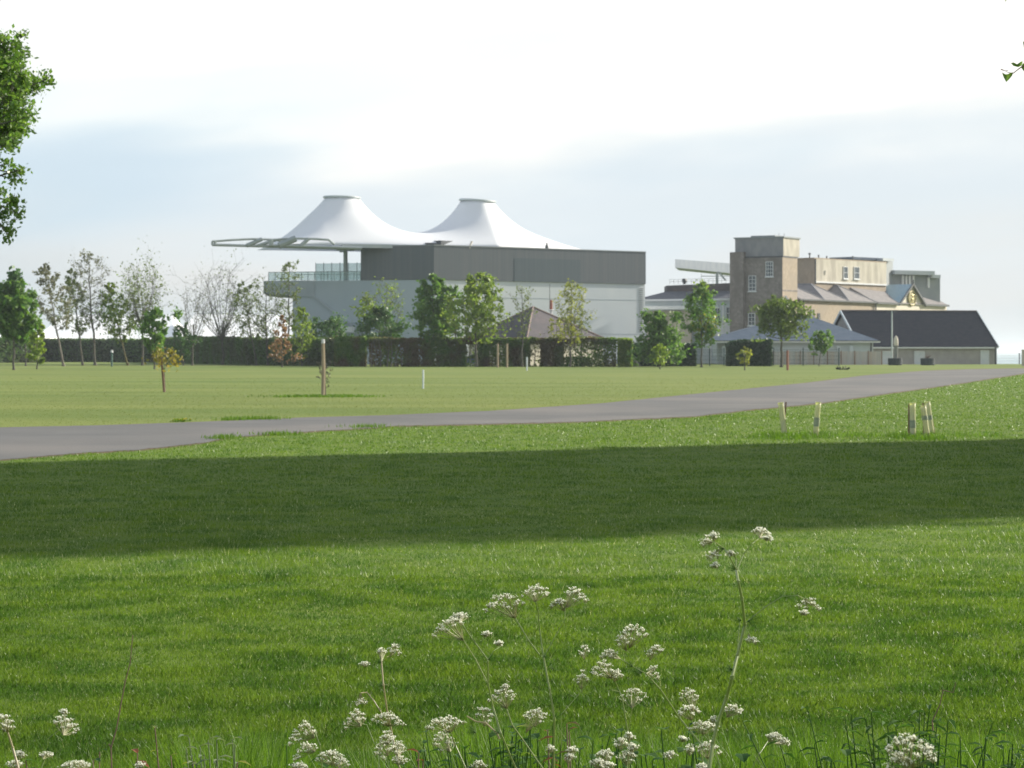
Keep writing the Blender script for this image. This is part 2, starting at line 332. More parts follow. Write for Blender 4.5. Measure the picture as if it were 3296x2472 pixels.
UP = [(-700, 1392), (-300, 1385), (0, 1377), (300, 1371), (571, 1362), (752, 1355), (978, 1345), (1240, 1338), (1588, 1323), (1940, 1299), (2216, 1271), (2596, 1233), (2786, 1209), (2976, 1194), (3134, 1188.5), (3296, 1186.5), (3600, 1184), (4200, 1181)]
LO = [(-700, 1575), (-300, 1525), (0, 1482), (250, 1460), (463, 1448), (662, 1425), (752, 1407), (978, 1391), (1204, 1378), (1266, 1372), (1550, 1366), (1848, 1359), (2235, 1341), (2400, 1321), (2643, 1298), (2849, 1268), (3071, 1237), (3296, 1202), (3600, 1192), (4200, 1186)]
def interp(tab, x):
    return float(np.interp(x, [p[0] for p in tab], [p[1] for p in tab]))
def roadmesh(pad_u, pad_l, z, seed, jit):
    r = random.Random(seed); m = MB(); cols = []; 
    for i in range(0, 400):
        px = -700 + i * 12.25
        u = interp(UP, px) - pad_u; l = interp(LO, px) + pad_l
        n = mnoise.noise(Vector((px * .022, seed, 0))) * jit + mnoise.noise(Vector((px * .11, seed, 3))) * jit * .5
        n2 = mnoise.noise(Vector((px * .022, seed, 9))) * jit + mnoise.noise(Vector((px * .11, seed, 13))) * jit * .5
        a = G(px, u + n * .35); b = G(px, l + n2 * (l - 1150) / 250)
        cols.append((a, b))
    for a, b in cols: 
        for k in range(5):
            p = a.lerp(b, k / 4); m.v.append((p.x, p.y, z))
    for i in range(len(cols) - 1):
        for k in range(4): m.f.append((i * 5 + k, (i + 1) * 5 + k, (i + 1) * 5 + k + 1, i * 5 + k + 1))
    return m
tag(roadmesh(1.4, 3.0, .004, 2, 2.4).build('road_edge', M['dirt'], loc=(0, 0, 0)), 'worn soil edge of the road', kind='structure')
tag(roadmesh(0, 0, .010, 5, 2.2).build('road', M['road'], loc=(0, 0, 0)), 'grey tarmac road curving across the lawn', kind='structure')

# ------------------------------------------------------------------ haze
hz = MB(); hz.prism([(-22000, -400), (22000, -400), (22000, 43000), (-22000, 43000)], -10.2, 34); ho = hz.build('haze', M['lawn'], loc=(0, 0, 0)); tag(ho, 'thin pale evening haze', kind='stuff')
hm = bpy.data.materials.new('haze_air'); hm.use_nodes = True; hn = hm.node_tree.nodes; hn.remove(hn['Principled BSDF']); pv_ = hn.new('ShaderNodeVolumePrincipled')
pv_.inputs['Color'].default_value = (.82, .92, 1.0, 1); pv_.inputs['Density'].default_value = .00013; pv_.inputs['Anisotropy'].default_value = .3
hm.node_tree.links.new(pv_.outputs[0], hn['Material Output'].inputs['Volume']); ho.data.materials.clear(); ho.data.materials.append(hm)

# ------------------------------------------------------------------ grass
def grass_field():
    Nb = 900000
    inv = nrng.uniform(1 / 62.0, 1 / 8.3, Nb); y = 1 / inv
    hw = .232 * y + 1.2; x = nrng.uniform(-1, 1, Nb) * hw
    px = 1648 + x / y * F; py = HZ + EYE * F / y
    lo = np.interp(px, [p[0] for p in LO], [p[1] for p in LO])
    keep = py > lo + 1.5 + nrng.uniform(0, 3, Nb)
    x = x[keep]; y = y[keep]; n = len(x)
    # clumps: height and lean vary with a smooth noise
    def vn(x, y, s, seed):
        xi = x / s; yi = y / s; x0 = np.floor(xi).astype(int); y0 = np.floor(yi).astype(int); fx = xi - x0; fy = yi - y0
        def h(a, b): v = np.sin(a * 127.1 + b * 311.7 + seed * 74.7) * 43758.5453; return v - np.floor(v)
        fx = fx * fx * (3 - 2 * fx); fy = fy * fy * (3 - 2 * fy)
        return (h(x0, y0) * (1 - fx) + h(x0 + 1, y0) * fx) * (1 - fy) + (h(x0, y0 + 1) * (1 - fx) + h(x0 + 1, y0 + 1) * fx) * fy
    cl = .45 * vn(x, y, .35, 1) + .35 * vn(x, y, .9, 2) + .2 * vn(x, y, 2.6, 3)
    h = (.011 + .042 * cl ** 1.7) * nrng.uniform(.6, 1.35, n)
    w = .0024 * np.maximum(1, y / 9.0) ** 1.15 * nrng.uniform(.7, 1.3, n)
    h = h * np.maximum(1, y / 26) ** .35
    ang = nrng.uniform(0, 2 * np.pi, n); lean = nrng.uniform(.1, .8, n) * h; la = nrng.uniform(0, 2 * np.pi, n)
    dx, dy = np.cos(ang) * w / 2, np.sin(ang) * w / 2; lx, ly = np.cos(la) * lean, np.sin(la) * lean
    z0 = np.full(n, -.002)
    near = y < 17
    def stack(idx, two):
        X, Y, H = x[idx], y[idx], h[idx]; DX, DY, LX, LY = dx[idx], dy[idx], lx[idx], ly[idx]; Z = z0[idx]
        if two:
            return np.stack([np.stack([X - DX, Y - DY, Z], 1), np.stack([X + DX, Y + DY, Z], 1), np.stack([X + DX * .8 + LX * .3, Y + DY * .8 + LY * .3, H * .6], 1), np.stack([X + LX, Y + LY, H], 1), np.stack([X - DX * .8 + LX * .3, Y - DY * .8 + LY * .3, H * .6], 1)], 1)
        return np.stack([np.stack([X - DX, Y - DY, Z], 1), np.stack([X + DX, Y + DY, Z], 1), np.stack([X + LX, Y + LY, H], 1)], 1)
    glint_straw = nrng.random(n) < np.where(y < 26, .018, .005); w = np.where(glint_straw, w * .62, w); lean = np.where(glint_straw, lean * .6, lean); h = np.where(glint_straw, h * 1.15, h); dx, dy = np.cos(ang) * w / 2, np.sin(ang) * w / 2
    m = MB(); m.polys(stack(near & ~glint_straw, True)); m.polys(stack(~near & ~glint_straw, False))
    tag(m.build('grass', M['grass'], loc=(0, 0, 0)), 'short green lawn grass covering the near ground', 'grass', kind='stuff')
    m = MB(); m.polys(stack(glint_straw & (y < 30), False)); tag(m.build('glint_grass', M['glint_straw'], loc=(0, 0, 0)), 'pale dry blades standing in for sun glints on the lawn', 'grass', kind='stuff')  # grass glints put into the pale colour of scattered blades
grass_field()
def coarse_grass():
    n = 190000; r = np.random.default_rng(33); y = 1 / r.uniform(1 / 190., 1 / 48., n); x = r.uniform(-1, 1, n) * (.235 * y + 2)
    px = 1648 + x / y * F; py = HZ + EYE * F / y
    lo = np.interp(px, [p[0] for p in LO], [p[1] for p in LO]); up = np.interp(px, [p[0] for p in UP], [p[1] for p in UP])
    for sel, mt, nm, lab in (((py > lo + 2.5) & (y > 58), 'grass', 'lawn_tufts', 'coarser lawn grass between the shadow and the road'), (py < up - 2.5, 'mown', 'mown_grass', 'paler mown grass on the far side of the road')):
        if mt == 'mown': sel = sel & (r.random(n) < .8 * np.clip((175 - y) / 110, 0, 1) ** 1.3)
        X, Y = x[sel], y[sel]; k = len(X); h = (.007 if mt == 'mown' else .016) * (Y / 50) ** .9 * r.uniform(.5, 1.3, k); w = .012 * (Y / 50) * r.uniform(.6, 1.6, k); a = r.uniform(0, 6.28, k); l = r.uniform(0, 6.28, k)
        dx, dy = np.cos(a) * w, np.sin(a) * w; m = MB(); m.polys(np.stack([np.stack([X - dx, Y - dy, 0 * X - .002], 1), np.stack([X + dx, Y + dy, 0 * X - .002], 1), np.stack([X + np.cos(l) * h * .5, Y + np.sin(l) * h * .5, h], 1)], 1))
        tag(m.build(nm, M[mt], loc=(0, 0, 0)), lab, 'grass', kind='stuff')
M['mown'] = leafmat('mown_blade', (.15, .195, .050), (.20, .235, .068), trans=.3, spec=.15, tcol=1.0)
coarse_grass()

def tufts():
    """taller unmown grass on the verge at the very front, and around posts"""
    def blades(cx, cy, n, spread, hmin, hmax, w, seed, sy=None):
        r = np.random.default_rng(seed); X = cx + r.normal(0, spread, n); Y = cy + r.normal(0, sy or spread, n)
        return X, Y, r.uniform(hmin, hmax, n), r
    def strip(X, Y, H, W, r, seg=4, bend=.5):
        n = len(X); ang = r.uniform(0, 2 * np.pi, n); la = r.uniform(0, 2 * np.pi, n); bd = r.uniform(.1, 1, n) * bend * H
        dx, dy = np.cos(ang) * W / 2, np.sin(ang) * W / 2; out = []
        ts = np.linspace(0, 1, seg + 1)
        for i in range(seg):
            q = []
            for (t, sg) in ((ts[i], -1), (ts[i], 1), (ts[i + 1], 1), (ts[i + 1], -1)):
                wd = (1 - t ** 2) + .04; c = t * t
                q.append(np.stack([X + sg * dx * wd + np.cos(la) * bd * c, Y + sg * dy * wd + np.sin(la) * bd * c, H * (t - .18 * c * (bd / H))], 1))
            out.append(np.stack(q, 1))
        return np.concatenate(out)
    m = MB(); ms = MB()
    r = np.random.default_rng(5)
    # verge clumps: (photo px, tip row, half width px, blades)
    cl = [(10, 2390, 130, 260), (170, 2430, 120, 160), (330, 2410, 120, 200), (480, 2400, 120, 260), (620, 2345, 90, 420), (700, 2325, 90, 520), (830, 2330, 110, 560), (900, 2350, 90, 420), (1010, 2390, 80, 260),
          (1130, 2410, 80, 300), (1230, 2380, 90, 360), (1370, 2360, 110, 420), (1520, 2300, 90, 520), (1620, 2285, 90, 560), (1700, 2300, 90, 560), (1800, 2330, 110, 500), (1930, 2350, 100, 460),
          (2040, 2330, 120, 480), (2160, 2340, 110, 420), (2300, 2350, 110, 420), (2420, 2350, 110, 440), (2540, 2310, 110, 520), (2640, 2320, 110, 480), (2740, 2330, 120, 500), (2860, 2370, 140, 460), (2980, 2340, 120, 520),
          (3080, 2335, 110, 520), (3180, 2330, 110, 500), (3290, 2340, 130, 500), (-150, 2400, 200, 300), (3480, 2340, 200, 500)]
    for px, tip, hw, n in cl:
        D = r.uniform(6.3, 7.6, n); xx = (px + r.normal(0, hw * .6, n) - 1648) / F * D
        tr = tip + np.abs(r.normal(0, 75, n)) - 25
        H = EYE - (tr - HZ) / F * D; H = np.clip(H, .08, .8)
        a = strip(xx, D, H, r.uniform(.0035, .008, n), r); m.polys(a)
    tag(m.build('long_grass', M['longgrass'], loc=(0, 7, 0)), 'long bright green verge grass along the bottom edge', 'long grass', kind='stuff')
    # rough grass rings round the tree guards and the stake
    m2 = MB()
    for px, py, spx, n in [(2515, 1408, 42, 900), (2600, 1406, 60, 500), (2760, 1404, 60, 260), (2935, 1410, 34, 800), (2985, 1408, 26, 400), (3120, 1404, 70, 220)]:
        c = G(px, py); s = spx * c.y / F; X = c.x + r.normal(0, s, n); Y = c.y + r.normal(0, .7, n)
        m2.polys(strip(X, Y, r.uniform(.05, .13, n), np.full(n, .012), r, seg=2))
    c = G(1040, 1277); n = 1500; X = c.x + r.normal(0, .9, n); Y = c.y + r.normal(0, .8, n)
    m2.polys(strip(X, Y, r.uniform(.04, .12, n), np.full(n, .03), r, seg=2))
    for px, py, w in [(760, 1352, 30), (800, 1350, 40), (860, 1350, 30), (1180, 1376, 40), (900, 1400, 50), (720, 1412, 30)]:
        c = G(px, py); s = w * c.y / F; n = 260; m2.polys(strip(c.x + r.normal(0, s, n), c.y + r.normal(0, .4, n), r.uniform(.04, .12, n), np.full(n, .014), r, seg=2))
    tag(m2.build('rough_grass', M['longgrass'], loc=(0, 40, 0)), 'rougher grass patches left round posts and road edge', 'rough grass', kind='stuff')
tufts()

# ------------------------------------------------------------------ trees
def leaf_quads(C, size, r, flat=0.0, aspect=.62):
    n = len(C); a = r.normal(0, 1, (n, 3)); a[:, 2] *= (1 - flat); a /= np.linalg.norm(a, axis=1)[:, None] + 1e-9
    b = r.normal(0, 1, (n, 3)); b -= (b * a).sum(1)[:, None] * a; b /= np.linalg.norm(b, axis=1)[:, None] + 1e-9
    s = (size * r.uniform(.6, 1.4, n))[:, None]
    return np.stack([C - a * s, C + b * s * aspect + a * s * .1, C + a * s, C - b * s * aspect + a * s * .1], 1)

PROF = {
 'round': lambda t: math.sin(math.pi * min(max(t * .92 + .06, 0), 1)) ** .6,
 'egg': lambda t: math.sin(math.pi * min(max(t ** .75 * .95 + .05, 0), 1)) ** .7,
 'column': lambda t: .55 + .45 * math.sin(math.pi * t),
 'cone': lambda t: (1 - t) * .95 + .12,
 'vase': lambda t: .35 + .65 * math.sin(math.pi * min(1, t * .8 + .1)),
 'umbrella': lambda t: math.sqrt(max(0, 1 - t * t)) * .9 + .12,
}
def tree(name, label, px, by, top, w, c0, leaf, nleaf, lsize=.22, shape='round', bark='bark', rise=.6, limbs=22, subs=5, twigs=3, lean=0, fork=False, group=None, cat='tree', seed=None, trad=None, offc=0, D=None, blob=.55, trunk_top=.93, extra=None):
    seed = seed if seed is not None else int(px * 7 + by); r = random.Random(seed); nr = np.random.default_rng(seed)
    base = G(px, by) if D is None else Vector((*XY(px, D), 0)); D = base.y; mpp = D / F
    H = ZA(top, D) - base.z; W = w * mpp / 2
    root = thing(name, label, cat, base, group)
    wood = MB(); lv = []
    r0 = trad or max(.05, H * .0125)
    # trunk line
    nseg = 10; line = []
    for i in range(nseg + 1):
        t = i / nseg; line.append(base + Vector((lean * mpp * t + (r.uniform(-.5, .5) * .018 * H if 0 < i else 0), r.uniform(-.5, .5) * .015 * H, H * trunk_top * t)))
    def trunk_at(t):
        f = min(max(t / trunk_top, 0), .9999) * nseg; i = int(f); return line[i].lerp(line[i + 1], f - i)
    stop = nseg if not fork else int(nseg * (c0 + .12)) + 1
    wood.tube([p for p in line[:stop + 1]], [r0 * (1 - .82 * i / nseg) for i in range(stop + 1)], 7)
    wood.tube([base + Vector((0, 0, -.1)), base + Vector((0, 0, .35))], [r0 * 1.7, r0 * .95], 7)
    ends = []
    for k in range(limbs):
        t = c0 + (1 - c0) * ((k + r.random()) / limbs) ** .9 * .97
        tc = (t - c0) / (1 - c0)
        az = k * 2.399 + r.uniform(-.4, .4); reach = W * PROF[shape](tc) * r.uniform(.62, 1.08)
        ts = t if not fork else min(t, c0 + r.uniform(0, .12))
        ts2 = max(c0 * .85, ts - rise * reach / H)
        st = trunk_at(ts2); en = Vector((base.x + lean * mpp * t + offc * mpp * min(1, tc + .3) + math.cos(az) * reach, base.y + math.sin(az) * reach, base.z + H * t + (r.uniform(0, .03) * H)))
        mid = st.lerp(en, .5) + Vector((math.cos(az) * reach * .12, math.sin(az) * reach * .12, (-.12 if not fork else .05) * (en.z - st.z)))
        rr = r0 * (1 - .75 * ts2) * .42
        pts = [st, st.lerp(mid, .5) + Vector((r.uniform(-.03, .03) * reach, 0, 0)), mid, mid.lerp(en, .5) + Vector((r.uniform(-.06, .06) * reach, 0, r.uniform(0, .06) * reach)), en]
        wood.tube(pts, [rr, rr * .8, rr * .62, rr * .42, rr * .2], 4, cap=False)
        L = (en - st).length
        for j in range(subs):
            u = .35 + .65 * (j + r.random()) / subs
            f = u * 4; i = min(3, int(f)); p = pts[i].lerp(pts[i + 1], f - i)
            d = Vector((r.gauss(0, 1), r.gauss(0, 1), r.gauss(.5 + rise * .5, .6))); d.normalize()
            l2 = L * r.uniform(.16, .36); e2 = p + d * l2
            wood.tube([p, p.lerp(e2, .5) + Vector((0, 0, l2 * .06)), e2], [rr * .42, rr * .3, rr * .14], 3, cap=False)
            ends.append((e2, l2))
            for q in range(twigs):
                d2 = (d + Vector((r.gauss(0, .6), r.gauss(0, .6), r.gauss(.25, .5)))).normalized(); s2 = p.lerp(e2, r.uniform(.3, 1)); l3 = l2 * r.uniform(.4, .9)
                e3 = s2 + d2 * l3; wood.tube([s2, e3], [max(.012, rr * .2), max(.008, rr * .08)], 3, cap=False); ends.append((e3, l3 * .7))
    wood.build('trunk', M[bark], root)
    if nleaf:
        idx = nr.integers(0, len(ends), nleaf); E = np.array([tuple(e[0]) for e in ends]); S = np.array([e[1] for e in ends])
        dens = nr.random(len(ends)) ** .6; idx = nr.choice(len(ends), nleaf, p=dens / dens.sum())
        C = E[idx] + nr.normal(0, 1, (nleaf, 3)) * (S[idx] * blob)[:, None]
        C[:, 2] = np.maximum(C[:, 2], base.z + c0 * H * .8)
        m = MB(); m.polys(leaf_quads(C, lsize, nr)); m.build('crown', M[leaf], root)
    if extra:   # extra foliage clumps (px,py,r px,n,material)
        for (ex, ey, er, en_, em) in extra:
            c = P(ex, ey, D); C = np.array(c) + nr.normal(0, er * mpp * .5, (en_, 3)); m = MB(); m.polys(leaf_quads(C, lsize, nr)); m.build('crown', M[em], root)
    return root

GL = 'young trees in the row before the hedge'
tree('round_tree', 'dense round green tree at the far left edge of the lawn', 44, 1191, 905, 150, .36, 'leaf_green', 6500, .26, 'round', limbs=30, group=GL, extra=[(47, 890, 22, 90, 'leaf_dark'), (40, 930, 26, 160, 'leaf_green'), (5, 990, 60, 500, 'leaf_green')])
tree('small_tree', 'small leafy lime-green sapling right of the dense round tree', 119, 1188, 1012, 72, .12, 'leaf_lime', 1300, .2, 'egg', limbs=16, group=GL)
tree('thin_tree', 'slim trunk standing between the round tree and the lime sapling', 83, 1178, 960, 70, .5, 'leaf_olive', 500, .2, 'round', limbs=10, group=GL)
tree('birch_tree', 'sparse greyish tree with pale leaning trunk, left of the row', 204, 1179, 852, 125, .38, 'leaf_grey', 2300, .15, 'egg', 'barkpale', limbs=26, lean=-55, twigs=4, group=GL, blob=.5)
tree('slender_tree', 'slender dark-stemmed tree just left of the tallest tree', 266, 1176, 862, 110, .3, 'leaf_olive', 1900, .16, 'egg', limbs=24, lean=-38, rise=.5, group=GL, blob=.5)
tree('tall_tree', 'tallest tree of the row, straight thin trunk and airy crown', 306, 1176, 806, 135, .33, 'leaf_grey', 1500, .13, 'round', limbs=34, lean=-22, twigs=4, subs=6, group=GL, blob=.55)
tree('crooked_tree', 'yellow-green tree with crooked trunk right of the tallest tree', 411, 1176, 912, 115, .3, 'leaf_lime', 2400, .18, 'egg', 'barkyellow', limbs=22, lean=-62, group=GL, extra=[(350, 1020, 55, 380, 'leaf_green')])
tree('vase_tree', 'forked wide-topped tree with thin yellowish leaves', 458, 1176, 862, 150, .42, 'leaf_olive', 1700, .15, 'vase', limbs=28, fork=True, twigs=4, rise=1.2, group=GL, blob=.5, extra=[(452, 1050, 45, 260, 'leaf_green'), (425, 920, 50, 200, 'leaf_lime')])
tree('bushy_tree', 'bushy dark green tree behind the orange-leaved sapling', 497, 1188, 990, 95, .26, 'leaf_green', 2300, .2, 'round', limbs=20, group=GL, extra=[(570, 1010, 16, 80, 'leaf_green')])
tree('low_tree', 'low dark bush tree just left of the bare twin-stemmed tree', 590, 1177, 1042, 90, .15, 'leaf_dark', 1400, .2, 'round', limbs=14, group=GL)
tree('bare_tree', 'bare twin-stemmed tree left of the big bare tree', 619, 1176, 892, 105, .28, 'leaf_grey', 500, .1, 'vase', limbs=14, fork=True, twigs=3, rise=1.5, group=GL, lean=10)
tree('big_bare_tree', 'big bare tree with fan of grey branches, centre-left of the row', 717, 1174, 868, 205, .3, 'leaf_olive', 1100, .12, 'vase', limbs=24, fork=True, twigs=3, subs=6, rise=1.3, group=GL, trad=.2)
tree('sparse_tree', 'leaning sparse tree with olive leaves right of the big bare tree', 825, 1176, 905, 120, .3, 'leaf_olive', 1500, .15, 'egg', limbs=24, lean=-45, group=GL, blob=.5)
tree('open_tree', 'open-crowned twiggy tree in front of the grandstand nose', 862, 1176, 885, 130, .3, 'leaf_olive', 900, .14, 'vase', limbs=28, twigs=5, rise=1.1, lean=-8, group=GL)
tree('rust_tree', 'small tree with rust-red leaves in front of the hedge', 908, 1182, 1010, 95, .08, 'leaf_rust', 900, .17, 'cone', limbs=16, group=GL)
tree('wispy_tree', 'wispy tree with a few leaves above the terrace railing', 930, 1176, 838, 105, .35, 'leaf_olive', 1100, .15, 'round', limbs=24, group=GL, blob=.55)
tree('lime_tree', 'low yellow-green tree against the shaded end of the grandstand', 972, 1178, 985, 90, .12, 'leaf_lime', 1600, .18, 'egg', limbs=18, group=GL)
tree('dark_shrub_tree', 'dark spreading shrub tree behind the tall wooden stake', 1048, 1177, 1030, 150, .22, 'leaf_dark', 3200, .2, 'round', limbs=22, group=GL, extra=[(1085, 1040, 28, 140, 'leaf_green')])
tree('twiggy_tree', 'twiggy yellowish tree rising above the dark bushy one', 1245, 1178, 905, 120, .3, 'leaf_lime', 800, .14, 'vase', limbs=26, twigs=5, rise=1.1, group=GL)
tree('dark_tree', 'dark bushy spreading tree beside the left end of the white wall', 1222, 1179, 985, 165, .26, 'leaf_dark', 4200, .2, 'egg', limbs=26, group=GL, extra=[(1180, 1000, 40, 300, 'leaf_lime'), (1180, 965, 22, 120, 'leaf_olive')])
tree('maple_tree', 'densest dark green tree against the white wall', 1395, 1180, 882, 140, .27, 'leaf_green', 6800, .22, 'egg', limbs=30, group=GL, lean=-2)
tree('stem_tree', 'thin-stemmed tree squeezed between the two fullest green trees', 1477, 1180, 915, 55, .35, 'leaf_green', 1000, .18, 'column', limbs=14, lean=-25, group=GL)
tree('spreading_tree', 'broad bright green tree left of the brown cottage roof', 1534, 1181, 880, 190, .32, 'leaf_lime', 5200, .2, 'egg', limbs=32, group=GL, lean=-8, offc=12)
tree('little_tree', 'little pale tree in front of the left slope of the brown roof', 1574, 1180, 1010, 70, .25, 'leaf_olive', 500, .14, 'column', limbs=12, group=GL)
tree('faint_tree', 'nearly bare thin tree rising behind the brown roof peak', 1681, 1181, 918, 85, .35, 'leaf_olive', 450, .13, 'vase', limbs=16, rise=1.2, twigs=4, group=GL)
tree('yellow_tree', 'thin yellow-leaved tree right of the red chimney', 1835, 1181, 906, 115, .28, 'leaf_yellow', 1300, .15, 'column', limbs=28, rise=1.1, twigs=4, group=GL, lean=6)
tree('yellow_bush', 'low yellow-leaved young tree over the right roof slope', 1792, 1180, 1020, 90, .3, 'leaf_yellow', 500, .15, 'round', limbs=14, group=GL)
tree('tiny_tree', 'tiny pale tree at the right eave of the brown roof', 1872, 1180, 1000, 60, .3, 'leaf_olive', 350, .14, 'column', limbs=12, group=GL)
tree('bush_tree', 'bushy upright green tree at the right end of the white wall', 2118, 1181, 1005, 165, .05, 'leaf_green', 5200, .2, 'cone', limbs=34, rise=1.5, group=GL, extra=[(2175, 1020, 18, 140, 'leaf_green'), (2080, 1015, 18, 160, 'leaf_green'), (2160, 1090, 40, 500, 'leaf_green')])
tree('light_tree', 'light green narrow tree in front of the white-panelled building', 2258, 1182, 915, 135, .3, 'leaf_green', 3000, .19, 'egg', limbs=26, group=GL, extra=[(2262, 930, 26, 110, 'leaf_lime'), (2270, 1050, 40, 300, 'leaf_yellow')])
tree('umbrella_tree', 'flat-topped umbrella-shaped tree in front of the blue-grey roof', 2515, 1182, 968, 185, .5, 'leaf_umb', 5600, .19, 'umbrella', limbs=34, rise=.35, group=GL, trad=.17)
tree('clipped_tree', 'small round bright green tree before the grey panel fence', 2636, 1179, 1068, 88, .42, 'leaf_green', 1400, .18, 'round', limbs=16, lean=14, group=GL)
GS = 'staked saplings planted on the lawn'
tree('yellow_sapling', 'small yellow-green sapling before the dark clipped hedge', 2124, 1189, 1108, 58, .2, 'leaf_lime', 420, .16, 'egg', limbs=12, group=GS)
tree('pale_sapling', 'tiny yellow sapling before the dark block of shrubs', 2397, 1192, 1118, 50, .25, 'leaf_yellow', 200, .15, 'egg', limbs=10, group=GS)

# orange sapling with its stake, and the tall stake with a bare twig sapling
o = tree('orange_sapling', 'young sapling with orange-yellow leaves spread beside a dark stake', 530, 1262, 1132, 118, .66, 'leaf_orange', 230, .085, 'umbrella', limbs=11, subs=3, twigs=2, group=GS, trad=.028, rise=.35, blob=.9)
b = G(528, 1262); m = MB(); m.bar(b + Vector((.03, -.12, -.1)), b + Vector((-.1, -.12, ZA(1142, b.y))), .085); tag(m.build('stake', M['stake']), 'dark thin stake supporting the orange-leaved sapling', 'stake')
b = G(1040, 1277); m = MB(); top = ZA(1105, b.y); m.tube([b, b + Vector((.02, 0, top * .5)), b + Vector((0, 0, top))], [.085, .08, .07], 6)
st = m.build('stake', M['stakepale'], loc=b); tag(st, 'tall pale wooden stake with white tip standing alone on the far lawn', 'stake')
m = MB(); m.tube([b + Vector((0, 0, top)), b + Vector((0, 0, top + .16))], [.075, .06], 8); m.build('cap', M['white'], st)
tree('twig_sapling', 'bare reddish twig sapling tied to the tall pale stake', 1047, 1276, 1150, 56, .25, 'leaf_grey', 40, .05, 'column', limbs=16, twigs=4, group=GS, trad=.022)

# small posts
def post(label, px, by, ty, wpx, mt, cat='post', cap=None, group=None, name='marker_post'):
    b = G(px, by); D = b.y; m = MB(); w = wpx * D / F
    m.tube([b + Vector((0, 0, -.05)), b + Vector((0, 0, ZA(ty, D)))], w / 2, 10); o = m.build(name, M[mt], loc=b); tag(o, label, cat, group)
    if cap:
        c = MB(); c.tube([b + Vector((0, 0, ZA(ty, D) - .02)), b + Vector((0, 0, ZA(ty, D) + w * 1.3))], [w * .75, w * .5], 10); c.build('cap', M[cap], o)
    return o
post('thin white marker post, nearer to the road of the two', 1362, 1251, 1190, 6, 'post', group='white marker posts')
post('thin white marker post, farther one beside the hedge', 1696, 1193, 1149, 5, 'post', group='white marker posts')
post('pale wooden post before the hedge, left of a pair', 1602, 1183, 1106, 7, 'stakepale', group='pale posts at the hedge')
post('pale wooden post before the hedge, right of a pair', 1632, 1183, 1106, 7, 'stakepale', group='pale posts at the hedge')
post('short green post with white head between two tree trunks on the left', 360, 1180, 1134, 6, 'greenpost', cap='white')
post('short reddish-brown post beside the umbrella-shaped tree', 2535, 1192, 1128, 8, 'redpost')
post('tiny pale stump post behind the orange-leaved sapling', 560, 1172, 1135, 6, 'stakepale')
m = MB(); c = G(2713, 1190)
for i in range(14):
    a = i * .9; m.tube([c + Vector((math.cos(a) * .3, math.sin(a) * .5, 0)), c + Vector((math.cos(a) * .7, math.sin(a) * 1.2, .12 + .1 * (i % 3)))], [.09, .04], 5)
tag(m.build('turf_clod', M['hedge_core'], loc=c), 'small dark clod of turf lying on the grass near the road', 'clod')
m = MB(); c = G(2043, 1180); rd = 16 * c.y / F
pts = [[c + Vector((math.cos(a) * math.cos(e), math.sin(a) * math.cos(e), math.sin(e) * 1.25)) * rd for a in [k * math.pi / 8 for k in range(16)]] for e in [0, .3, .6, .9, 1.2, 1.5]]
for ring in pts: m.tube(ring + [ring[0]], .02, 4, cap=False)
for k in range(16): m.tube([ring[k] for ring in pts], .02, 4, cap=False)
tag(m.build('wire_dome', M['dome'], loc=c), 'small grey wire dome at the end of the bright hedge', 'wire dome')

# ------------------------------------------------------------------ hedges
def hedge(name, label, pts, tops, thick, leaf, n, seed, lsize=.2, gap=None, core=True, group=None):
    """pts: [(px,D)], tops: rows of the top"""
    nr = np.random.default_rng(seed); W = [Vector((*XY(px, D), 0)) for px, D in pts]; Z = [ZA(t, pts[i][1]) for i, t in enumerate(tops)]
    seg = [(W[i + 1] - W[i]).length for i in range(len(W) - 1)]; cum = np.concatenate([[0], np.cumsum(seg)])
    root = thing(name, label, 'hedge', W[len(W) // 2], group)
    s = nr.uniform(0, cum[-1], n); fx = np.interp(s, cum, [w.x for w in W]); fy = np.interp(s, cum, [w.y for w in W]); tz = np.interp(s, cum, Z)
    bump = np.array([mnoise.noise(Vector((v * .35, seed, 0))) for v in s]) * .18 + np.array([mnoise.noise(Vector((v * 1.6, seed, 4))) for v in s]) * .10
    kind = nr.random(n); z = np.where(kind < .72, nr.random(n) * (tz + bump), tz + bump + nr.normal(0, .07, n)); 
    off = np.where(kind < .72, -thick / 2 + nr.normal(0, .10, n), nr.uniform(-.5, .5, n) * thick)
    back = nr.random(n) < .12; off = np.where((kind < .72) & back, -off, off)
    X = fx; Y = fy + off; px = 1648 + X / Y * F
    C = np.stack([X, Y, z], 1)
    if gap is not None:
        keep = nr.random(n) < np.array([gap(a, zz / t_) for a, zz, t_ in zip(px, z, tz)]); C = C[keep]
    m = MB(); m.polys(leaf_quads(C, lsize, nr, aspect=.7)); m.build('foliage', M[leaf], root)
    if core:
        c = MB(); segs = gapsegs(pts, gap) if gap else [(pts, tops)]
        for sp, stp in segs:
            for i in range(len(sp) - 1):
                a, b2 = XY(*sp[i]), XY(*sp[i + 1]); t = thick * .36
                c.prism([(a[0], a[1] - t), (b2[0], b2[1] - t), (b2[0], b2[1] + t), (a[0], a[1] + t)], 0, [ZA(stp[i], sp[i][1]) - .2, ZA(stp[i + 1], sp[i + 1][1]) - .2] * 1 + [ZA(stp[i + 1], sp[i + 1][1]) - .2, ZA(stp[i], sp[i][1]) - .2])
        if c.v: c.build('branches', M['hedge_core'], root)
    return root
dense = [(1300, 1345), (1360, 1395), (1405, 1500), (1545, 1572), (1632, 1705), (1740, 1772), (1778, 1812), (1985, 2032)]
def gapsegs(pts, gap): return [([(a, 284), (b, 284)], [1094, 1094]) for a, b in dense]
